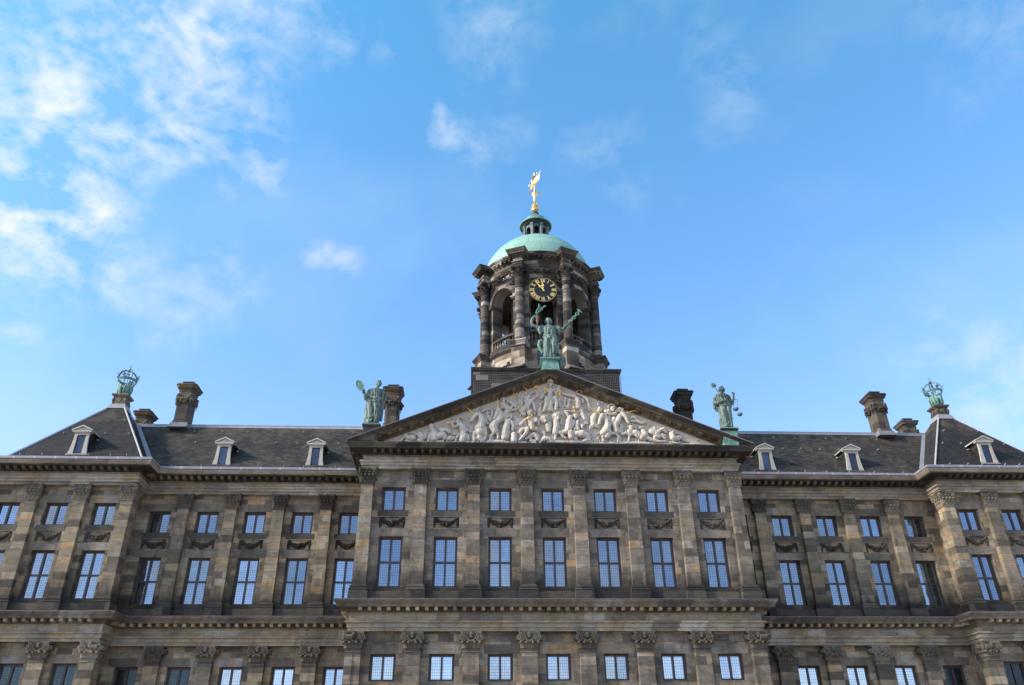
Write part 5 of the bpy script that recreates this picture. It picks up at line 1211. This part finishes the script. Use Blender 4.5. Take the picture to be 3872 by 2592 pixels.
# ship: keel along its own x axis
ship = link('ship', None, None); bpy.data.objects.remove(ship)
mb = MB(); rings = []
for k in range(13):
    t = k/12*2-1; w = .24*(1-abs(t)**2.6)+.02; zk = .20*abs(t)**2.2*(1.3 if t > 0 else 1.0); zt_ = .62+.30*abs(t)**2
    rings.append([(1.30*t, 0, zk), (1.30*t, -w*.75, zk+.2), (1.30*t, -w, zt_), (1.30*t, w, zt_), (1.30*t, w*.75, zk+.2)])
mb.loft(rings, True, 0, True)
mb.tube([(-1.25,0,.75),(-1.5,0,1.1),(-1.42,0,1.35)], [.08,.06,.03], 6); mb.tube([(1.2,0,.8),(1.75,0,1.25)], [.07,.03], 6)
YAWV = R(-66)
hull = put('ship', mb, M['gold'], vane, (0,0,3.2), YAWV); hull.scale = (.74,.74,.74)
mb = MB(); mb.tube([(0,0,.5),(0,0,2.2)], [.05,.03], 8); mb.tube([(.6,0,.5),(.7,0,1.7)], [.04,.025], 8); mb.tube([(-.6,0,.5),(-.65,0,1.6)], [.04,.025], 8); put('mast', mb, M['gold'], hull)
mb = MB()
mb.loft([[(.05+.14*sin(PI*j/6), -.34+.68*i/6, .95+.75*j/6) for i in range(7)] for j in range(7)], False, 0, True, False)
mb.loft([[(.03+.14*sin(PI*j/6), .34-.68*i/6, .95+.75*j/6) for i in range(7)] for j in range(7)], False, 0, True, False)
mb.loft([[(.70+.1*sin(PI*j/4), -.22+.44*i/4, .95+.55*j/4) for i in range(5)] for j in range(5)], False, 0, True, False)
mb.loft([[(.68+.1*sin(PI*j/4), .22-.44*i/4, .95+.55*j/4) for i in range(5)] for j in range(5)], False, 0, True, False)
put('sail', mb, M['gold'], hull)
mb = MB(); mb.box(-.45,0,-.02,.02,2.0,2.2); mb.box(-1.1,-.62,-.02,.02,1.4,1.6); put('flag', mb, M['gold'], hull)

# ------------------------------------------------------------------ bronze figures
def head3(mb, c, r, yaw=0.0, hair='long', tilt=0.0):
    cx, cy, cz = c
    def T(x, y, z):
        X = x*cos(yaw)-y*sin(yaw); Y = x*sin(yaw)+y*cos(yaw); return (cx+X*r, cy+Y*r, cz+z*r)
    def b(x, y, z, q, sub=2): mb.ball(T(x,y,z), q*r, sub)
    b(0,.05,.18,.86); b(0,-.12,-.15,.72); b(0,-.28,-.55,.42); b(0,-.60,-.82,.20)                 # skull, face, jaw, chin
    b(-.30,-.62,-.28,.24); b(.30,-.62,-.28,.24)                                                  # cheeks
    for s in (-1, 1):
        mb.tube([T(s*.08,-.84,.12), T(s*.5,-.66,.10)], [.09*r,.08*r], 6)                         # brow
        b(s*.28,-.70,-.02,.10,1)                                                                 # eyelid
        b(s*.80,.05,-.1,.16,1)                                                                   # ear
    mb.tube([T(0,-.84,.06), T(0,-1.02,-.28)], [.08*r,.15*r], 6)                                  # nose
    mb.tube([T(-.18,-.84,-.52), T(.18,-.84,-.52)], .075*r, 6); mb.tube([T(-.14,-.80,-.62), T(.14,-.80,-.62)], .08*r, 6)   # lips
    q = random.Random(int(cz*100))
    for k in range(34):
        a = q.uniform(-PI*.95, PI*.95); el = q.uniform(-.2, 1.3)
        x, y, z = sin(a)*cos(el), cos(a)*cos(el), sin(el)
        if y < -.35 and z < .55: continue
        b(x*.86, .08+y*.86, .2+z*.82, q.uniform(.16,.26), 1)
    if hair == 'bun': b(0,.95,.35,.42); b(0,-.35,1.05,.34); b(.25,-.25,1.0,.26); b(-.25,-.1,1.02,.28)
    else:
        for s in (-1, 1): mb.tube([T(s*.72,-.1,.35), T(s*.92,.02,-.2), T(s*.85,.25,-.75)], [.26*r,.24*r,.16*r], 8)
        b(0,.9,-.1,.4)
def hand3(mb, p, d, up, s=1.0, curl=.6):
    """palm at p, fingers along d, five separate fingers bending towards up x d"""
    d = Vector(d).normalized(); up = Vector(up); up = (up-d*up.dot(d)).normalized(); sd_ = d.cross(up)
    p = Vector(p); mb.ball(p, .10*s, 2, 0, (1,1,1))
    for k, L in enumerate((.20,.23,.21,.17)):
        o = p+sd_*(k-1.5)*.062*s+d*.06*s
        a = o+d*L*.5*s; b_ = a+(d*(1-curl)+up*curl).normalized()*L*.4*s; c_ = b_+(d*(1-2*curl)+up*curl).normalized()*L*.3*s
        mb.tube([o,a,b_,c_], [.034*s,.032*s,.029*s,.022*s], 6); mb.ball(c_, .022*s, 1)
    o = p-sd_*.09*s; mb.tube([o, o-sd_*.06*s+d*.07*s, o-sd_*.03*s+d*.14*s+up*.05*s], [.036*s,.034*s,.024*s], 6)
def drape(mb, top, bot, n, seed, r0=.05, r1=.085, arc=(-1.0, 1.0), mid=None):
    """folds that hang from an upper to a lower ellipse: (cx,cy,rx,ry,z)"""
    q = random.Random(seed)
    for k in range(n):
        a = (arc[0]+(arc[1]-arc[0])*(k+.5)/n)*PI
        def pt(e, j): return (e[0]+e[2]*sin(a+j), e[1]-e[3]*cos(a+j), e[4])
        p0 = pt(top, q.uniform(-.06,.06)); p2 = pt(bot, q.uniform(-.1,.1)); m_ = [(p0[i]+p2[i])/2 for i in range(3)]
        if mid: mm = pt(mid, q.uniform(-.08,.08)); m_ = mm
        mb.tube([p0, m_, p2], [r0*q.uniform(.7,1.2), (r0+r1)/2, r1*q.uniform(.7,1.25)], 6)
def ell(mb, rows, n=20):
    mb.loft([[(cx+rx*cos(2*PI*k/n), cy+ry*sin(2*PI*k/n), z) for k in range(n)] for (cx, cy, rx, ry, z) in rows], True, 0, True)
def robe(me, seed):
    co = [v.co.copy() for v in me.vertices]; no = [v.normal.copy() for v in me.vertices]
    for v, c, n in zip(me.vertices, co, no):
        k = 1.0 if c.z < 2.6 and abs(c.x) < .62 else .25
        p = Vector((c.x*6+seed*3, c.y*6, c.z*1.6)); v.co = c+n*((.3-abs(mn.noise(p))*1.6)*.05*k)
    me.update(); return me
# Peace, on the apex of the pediment
PZ = 28.40; K = .00573
peace = thing('statue', 'green bronze woman with both arms raised, holding a leafy branch, on the pediment apex', 'statue', (0.0, -.55, 27.3), 0, 'bronze statues on the roof')
mb = MB()
mb.frustum((-.62,.66,-.55,.55),(-.50,.56,-.45,.45),0,.80); mb.box(-.58,.64,-.52,.52,.80,.86); mb.box(-.66,.72,-.58,.58,.86,.94); mb.box(-.55,.6,-.48,.48,.94,1.06)
put('pedestal', mb, M['bronzelight'], peace)
mb = MB()
ell(mb, [(.05,0,.42,.34,.0),(.05,0,.44,.36,.35),(.06,0,.42,.36,.9),(.10,0,.42,.36,1.5),(.10,0,.44,.34,1.75)])
ell(mb, [(.10,0,.44,.33,1.6),(.08,0,.36,.27,1.98),(.10,-.02,.40,.30,2.25),(.10,-.02,.48,.30,2.55),(.08,0,.46,.25,2.74),(.05,0,.2,.18,2.86)])
mb.chain([(.05,0,2.8,.15),(.04,-.02,2.98,.14)])
head3(mb, (.02,-.05,3.20), .25)
mb.chain([(-.02,-.16,2.45,.17),(-.02,-.15,2.3,.14)]); mb.chain([(.25,-.16,2.45,.17),(.25,-.15,2.3,.14)])
mb.chain([(-.40,0,2.66,.20),(-.75,-.02,2.66,.165),(-1.12,-.05,2.80,.135),(-1.21,-.08,2.95,.125),(-1.22,-.12,3.15,.12),(-1.15,-.16,3.36,.105),(-1.02,-.18,3.48,.085)])
hand3(mb, (-.93,-.2,3.52), (.9,-.1,.25), (0,-.3,1), 1.1)
mb.chain([(.55,0,2.66,.20),(.85,-.03,2.55,.17),(1.10,-.06,2.52,.135),(1.30,-.12,2.72,.115),(1.52,-.18,2.98,.085)])
hand3(mb, (1.60,-.2,3.06), (.6,-.1,.75), (-.3,-1,.2), 1.1)
for (x0, x1, s) in ((-.62,-.45,1),(.78,.95,2)):     # loose sleeves
    mb.chain([(x0,-.02,2.62,.2),(x0*1.02,0,2.40,.17),(x0*.95,.02,2.2,.1)]); mb.chain([(x1,.0,2.58,.17),(x1,.02,2.35,.12)])
drape(mb, (.08,-.02,.42,.30,2.55), (.10,0,.40,.32,1.85), 9, 4, .035, .05, (-.5,.5))
mb.chain([(-.34,-.2,1.95,.09),(-.05,-.36,1.78,.11),(.25,-.36,1.74,.11),(.52,-.15,1.85,.1)]); mb.chain([(-.38,-.15,1.78,.09),(-.2,-.34,1.60,.1),(.2,-.40,1.62,.1),(.5,-.2,1.72,.1)])
drape(mb, (.10,0,.44,.38,1.68), (.05,0,.45,.40,.02), 17, 6, .045, .075)
mb.chain([(.30,-.30,1.5,.2),(.34,-.42,.95,.15),(.30,-.30,.2,.13),(.30,-.42,.05,.1)]); mb.chain([(-.15,-.28,1.5,.19),(-.18,-.34,.95,.15),(-.25,-.28,.2,.13),(-.28,-.42,.04,.1)])
mb.chain([(.55,.2,1.9,.16),(.62,.22,1.2,.16),(.5,.2,.4,.16)])
body = link('body', robe(melt(mb, .024, M['bronze'], 'body', 1), 1), peace, (0,0,1.06))
mb = MB(); mb.tube([(-.42,.15,.65),(-.62,.12,.9),(-.72,.10,1.25),(-.66,.08,1.55),(-.5,.06,1.62),(-.42,.06,1.45)], [.10,.12,.12,.12,.1,.07], 8); put('rudder', mb, M['bronzelight'], peace, (0,0,1.06))
mb = MB(); q = random.Random(8)
for k in range(16): mb.ball((.82+q.uniform(-.24,.2), -.1+q.uniform(-.2,.2), .10+q.uniform(-.75,.28)), q.uniform(.10,.17), 2)
mb.tube([(.55,.1,.1),(.8,.05,.3),(1.02,0,.1),(1.05,0,-.4),(.9,0,-.75)], [.12,.17,.17,.14,.08], 8)
link('cornucopia', melt(mb, .03, M['bronze'], 'cornucopia', 1), peace, (0,0,1.06))
mb = MB(); q = random.Random(2)
mb.tube([(-.86,-.2,3.42),(-.82,-.2,3.8),(-.66,-.2,4.05),(-.60,-.2,4.45)], [.03,.028,.022,.015], 6); mb.tube([(-.82,-.2,3.75),(-.6,-.2,3.9),(-.36,-.2,4.15),(-.24,-.2,4.4)], [.025,.02,.018,.012], 6)
for k in range(46):
    t = q.random()
    P_ = Vector((-.82,-.2,3.78)).lerp(Vector((-.60,-.2,4.5)), t) if k % 2 else Vector((-.78,-.2,3.78)).lerp(Vector((-.22,-.2,4.42)), t)
    dx, dy, dz = q.uniform(-1,1), q.uniform(-.8,.8), q.uniform(-.2,1)
    mb.ball((P_.x+dx*.08, P_.y+dy*.07, P_.z+dz*.06), .055, 1, 0, (1.0,.7,1.3))
put('branch', mb, M['bronzelight'], peace, (0,0,1.06))
mb = MB(); mb.lathe([(.03,2.75),(.07,2.95),(.12,3.18),(.06,3.22),(.14,3.34),(.15,3.42),(.05,3.55)], (-.80,-.2,0), 10); put('branch_holder', mb, M['rust'], peace, (0,0,1.06))
mb = MB(); d = Vector((.60,-.1,.72)).normalized(); o = Vector((1.55,-.2,3.0)); sdv = Vector((.72,0,-.6)).normalized()
mb.tube([o-d*.12, o+d*1.25], [.035,.03], 6)
for s in (-1, 1): mb.tube([o+d*t+sdv*s*.12*sin((t-.35)*PI/.4) for t in [.35+.05*k for k in range(17)]], .028, 6)
mb.ball(o+d*1.27, .07, 2)
for s in (-1, 1):
    w = o+d*1.22; mb.tube([w, w+sdv*s*.12+d*.05, w+sdv*s*.24+d*.0], [.05,.06,.02], 6)
put('caduceus', mb, M['bronzelight'], peace, (0,0,1.06))
# Prudence with mirror and snake
GX = lambda gx: (gx-480)*.00327; GZ = lambda gz: (1275-gz)*.00334
pru = thing('statue', 'green bronze woman looking aside with a hand mirror, left end of the pediment', 'statue', (-12.2, -.5, 23.03), 0, 'bronze statues on the roof')
mb = MB(); mb.box(-.56,.56,-.5,.5,0,.07); put('pedestal', mb, M['bronzelight'], pru)
mb = MB()
ell(mb, [(0,0,.40,.34,.05),(0,0,.42,.36,.5),(.02,0,.42,.36,1.1),(.03,0,.45,.37,1.6),(.03,0,.44,.35,1.85)])
ell(mb, [(.03,0,.44,.34,1.7),(.02,0,.38,.28,2.05),(.04,-.02,.42,.31,2.3),(.05,-.01,.50,.30,2.55),(.05,0,.46,.25,2.70),(.08,0,.18,.17,2.80)])
mb.chain([(.10,0,2.72,.14),(.13,-.02,2.92,.13)]); head3(mb, (.22,-.04,3.10), .235, R(38), 'bun')
mb.chain([(-.38,0,2.58,.19),(-.52,-.02,2.25,.16),(-.58,-.08,1.98,.13),(-.62,-.22,2.08,.11),(-.66,-.32,2.22,.08)]); hand3(mb, (-.68,-.34,2.28), (-.4,-.2,.9), (.6,-.6,0), 1.05, .7)
mb.chain([(.48,0,2.58,.19),(.66,.02,2.3,.17),(.70,-.02,2.02,.15),(.52,-.22,1.82,.12),(.36,-.34,1.72,.09)]); hand3(mb, (.30,-.36,1.68), (-.9,-.1,-.3), (0,-.5,-.8), 1.05, .4)
mb.chain([(.0,-.18,2.42,.16)]); mb.chain([(.24,-.18,2.42,.16)])
drape(mb, (.05,-.02,.42,.30,2.55), (.03,0,.40,.33,1.9), 9, 14, .035, .05, (-.5,.5))
mb.chain([(-.36,-.12,2.2,.1),(-.1,-.33,1.98,.11),(.2,-.36,1.86,.12),(.46,-.2,1.98,.11)]); mb.chain([(-.4,-.1,1.9,.1),(-.2,-.34,1.66,.1),(.1,-.42,1.60,.1),(.3,-.38,1.72,.1)])
drape(mb, (.03,0,.44,.38,1.72), (0,0,.45,.40,.45), 16, 16, .04, .06); drape(mb, (0,0,.40,.34,.9), (0,0,.44,.38,.08), 11, 17, .04, .055)
mb.chain([(.22,-.30,1.5,.2),(.26,-.42,.95,.15),(.26,-.28,.25,.12),(.28,-.44,.12,.1)]); mb.chain([(-.16,-.28,1.4,.18),(-.14,-.32,.9,.15),(-.16,-.26,.25,.13),(-.18,-.42,.10,.1)])
mb.chain([(-.46,.1,1.8,.13),(-.52,.12,1.0,.13),(-.50,.12,.3,.12)]); mb.chain([(.52,.12,1.8,.12),(.56,.12,1.1,.12),(.54,.1,.45,.11)])
link('body', robe(melt(mb, .024, M['bronze'], 'body', 1), 2), pru, (0,0,.07))
mb = MB(); o = Vector((-.70,-.36,2.3)); d = Vector((-.52,-.05,.85)).normalized(); mb.tube([o-d*.25, o+d*.30], [.035,.03], 8)
c = o+d*.62; sd2 = Vector((.85,0,.52)); nn = Vector((0,-1,0))
pts = [c+d*.40*cos(2*PI*k/20)+sd2*.22*sin(2*PI*k/20) for k in range(21)]; mb.tube(pts, .035, 6)
mb.loft([[tuple(p_+Vector((0,-.02,0))) for p_ in pts[:-1]], [tuple(p_+Vector((0,.02,0))) for p_ in pts[:-1]]], True, 0, False)
put('mirror', mb, M['bronzelight'], pru, (0,0,.07))
mb = MB(); mb.tube([(.76,.0,2.15),(.84,-.02,2.3),(.72,-.12,2.38),(.60,-.2,2.22),(.62,-.2,2.0),(.5,-.32,1.85),(.3,-.45,1.75),(.12,-.42,1.62)], [.04,.05,.055,.055,.055,.05,.045,.05], 8); put('snake', mb, M['bronze'], pru, (0,0,.07))
# Justice with eye sceptre and scales
jus = thing('statue', 'green bronze woman holding scales and an eye sceptre, right end of the pediment', 'statue', (12.2, -.5, 23.03), 0, 'bronze statues on the roof')
mb = MB(); mb.box(-.56,.56,-.5,.5,0,.07); put('pedestal', mb, M['bronzelight'], jus)
mb = MB()
ell(mb, [(-.05,0,.40,.34,.05),(-.04,0,.42,.36,.5),(0,0,.42,.36,1.1),(.0,0,.44,.37,1.6),(0,0,.42,.35,1.85)])
ell(mb, [(0,0,.43,.34,1.7),(-.04,0,.40,.30,2.05),(-.06,-.02,.44,.31,2.3),(-.06,-.01,.48,.29,2.52),(-.04,0,.42,.24,2.68),(0,0,.17,.16,2.78)])
mb.chain([(.0,0,2.7,.13),(.0,-.02,2.9,.125)]); head3(mb, (0,-.04,3.08), .235, R(8))
mb.chain([(-.45,0,2.52,.19),(-.60,-.05,2.2,.17),(-.62,-.12,1.95,.15),(-.40,-.34,1.95,.12),(-.2,-.38,2.0,.09)]); hand3(mb, (-.14,-.38,2.02), (.8,-.1,.3), (0,-.5,1), 1.05, .7)
mb.chain([(.38,0,2.52,.18),(.52,-.02,2.2,.15),(.60,-.06,1.98,.13),(.62,-.2,2.2,.11),(.66,-.3,2.42,.08)]); hand3(mb, (.68,-.32,2.50), (.2,-.3,.9), (-.8,-.3,0), 1.05, .8)
mb.chain([(-.62,0,2.0,.17),(-.60,.05,1.7,.15),(-.52,.08,1.5,.1)])
drape(mb, (-.06,-.02,.42,.30,2.6), (.05,0,.42,.33,1.8), 10, 24, .035, .055, (-.5,.5))
mb.chain([(-.2,-.28,2.2,.09),(.1,-.36,2.0,.11),(.38,-.2,1.75,.1)]); mb.chain([(-.35,-.2,1.8,.1),(0,-.40,1.7,.1),(.4,-.2,1.66,.1)])
drape(mb, (0,0,.43,.38,1.70), (-.03,0,.42,.40,.06), 18, 26, .04, .06)
mb.chain([(-.15,-.28,1.5,.19),(-.2,-.36,.95,.15),(-.2,-.28,.2,.12),(-.2,-.44,.1,.1)]); mb.chain([(.2,-.28,1.5,.2),(.2,-.30,.9,.16),(.2,-.28,.2,.13),(.22,-.42,.1,.1)])
link('body', robe(melt(mb, .024, M['bronze'], 'body', 1), 3), jus, (0,0,.07))
mb = MB(); o = Vector((-.14,-.44,2.0)); e = Vector((-.57,-.30,3.16)); mb.tube([o+(o-e)*.25, e], [.03,.028], 6)
d = (e-o).normalized(); sdv = Vector((d.z,0,-d.x)); mb.ball(e-d*.22, .06, 1)
for k in range(14):
    a = 2*PI*k/14; c0 = e+d*.12; mb.tube([c0+(d*cos(a)+sdv*sin(a))*.10, c0+(d*cos(a)*1.1+sdv*sin(a))*.19], [.035,.025], 5)
mb.tube([e+d*.12+Vector((0,-.03,0)), e+d*.12+Vector((0,.03,0))], .17, 14); mb.ball(e+d*.12+Vector((0,-.05,0)), .07, 2)
put('sceptre', mb, M['bronze'], jus, (0,0,.07))
mb = MB(); h = Vector((.70,-.36,2.42)); mb.tube([h, h+Vector((.05,0,-.25))], .02, 5); mb.tube([h+Vector((-.14,0,-.22)), h+Vector((.24,0,-.3))], .022, 5)
for (dx, dz) in ((-.02,-1.02),(.20,-1.42)):
    c = h+Vector((dx,0,dz)); 
    for k in range(3): a = 2*PI*k/3; mb.tube([c+Vector((.16*cos(a),.16*sin(a),.05)), h+Vector((dx*.9,0,-.26))], .008, 4)
    mb.lathe([(.03,-.12),(.12,-.09),(.18,-.02),(.20,.06),(.17,.06),(.10,-.04)], tuple(c), 14)
put('scales', mb, M['bronze'], jus, (0,0,.07))
# crowns carried by eagles on the pavilion roofs
def eagle(parent, a):
    mb = MB(); e = Vector((sin(a), -cos(a), 0)); t = Vector((cos(a), sin(a), 0)); up = Vector((0,0,1))
    def P(r, s, z): v = e*r+t*s+up*z; return (v.x, v.y, v.z)
    mb.chain([P(.30,0,.18)+(.10,), P(.36,0,.45)+(.17,), P(.44,0,.80)+(.15,), P(.50,0,1.02)+(.09,), P(.54,0,1.18)+(.085,), P(.66,0,1.16)+(.035,)])
    for s in (-1, 1):
        mb.chain([P(.40,s*.14,.85)+(.10,), P(.46,s*.24,.62)+(.09,), P(.42,s*.24,.30)+(.06,), P(.36,s*.22,.08)+(.035,)])
        mb.chain([P(.30,s*.09,.2)+(.06,), P(.36,s*.10,.05)+(.05,), P(.46,s*.10,.03)+(.035,)])
    mb.chain([P(.22,0,.3)+(.08,), P(.14,0,.05)+(.07,)])
    o = link('eagle', melt(mb, .026, M['bronzelight'], 'eagle', 1), parent); return o
def crown_group(x, lab):
    t = thing('crown_statue', lab, 'statue', (x, 7.5, 28.80), 0, 'crowns carried by eagles on the pavilion roofs')
    first = None
    for k in range(4):
        a = PI/4+k*PI/2
        if k == 0: eagle(t, 0.0 if False else a); continue
        eagle(t, a)
    mb = MB(); N = 40
    for zc, rr, rad in ((1.30,.66,.045),(1.44,.68,.04),(1.37,.67,.05)):
        mb.tube([(rr*cos(2*PI*k/N), rr*sin(2*PI*k/N), zc) for k in range(N+1)], rad, 6)
    put('crown_band', mb, M['bronzelight'], t)
    mb = MB()
    for k in range(8):
        a = 2*PI*k/8; big = k % 2 == 0; R0 = .70
        for (dr, dz, r) in ((.02,.10,.05),(.06,.22,.075 if big else .05),(.12,.32,.06 if big else .04),(.20,.38,.04)):
            mb.ball((cos(a)*(R0+dr), sin(a)*(R0+dr), 1.42+dz), r, 1)
        if big:
            for s in (-1, 1): mb.ball((cos(a)*(R0+.08)-sin(a)*s*.12, sin(a)*(R0+.08)+cos(a)*s*.12, 1.64), .055, 1); mb.tube([(cos(a)*R0, sin(a)*R0, 1.44),(cos(a)*(R0+.08)-sin(a)*s*.14, sin(a)*(R0+.08)+cos(a)*s*.14, 1.70)], [.05,.02], 5)
    put('crown_fleuron', mb, M['bronze'], t)
    for k in range(4):
        a = PI/4+k*PI/2; mb = MB(); pts = []
        for j in range(13):
            u = j/12; ang = R(-5+95*u); rr = .70*cos(ang)**.8 if cos(ang) > 0 else 0; pts.append((cos(a)*max(.03,rr), sin(a)*max(.03,rr), 1.45+.78*sin(max(0,ang))))
        mb.tube(pts, .045, 6)
        for p_ in pts[1:11]: mb.ball((p_[0]*1.08, p_[1]*1.08, p_[2]+.06), .042, 1)
        put('crown_arch', mb, M['bronzelight'] if k % 2 else M['bronze'], t)
    mb = MB(); mb.ball((0,0,2.36), .13, 2); mb.tube([(0,0,2.4),(0,0,2.78)], .022, 5); mb.tube([(-.11,0,2.66),(.11,0,2.66)], .02, 5); put('orb', mb, M['bronzelight'], t)
    mb = MB(); mb.tube([(0,0,0),(0,0,1.9)], .03, 6); mb.ball((0,0,1.95), .09, 1); put('stem', mb, M['bronze'], t)
crown_group(-33.0, 'green bronze crown carried by eagles on the left pavilion roof')
crown_group(33.0, 'green bronze crown carried by eagles on the right pavilion roof')
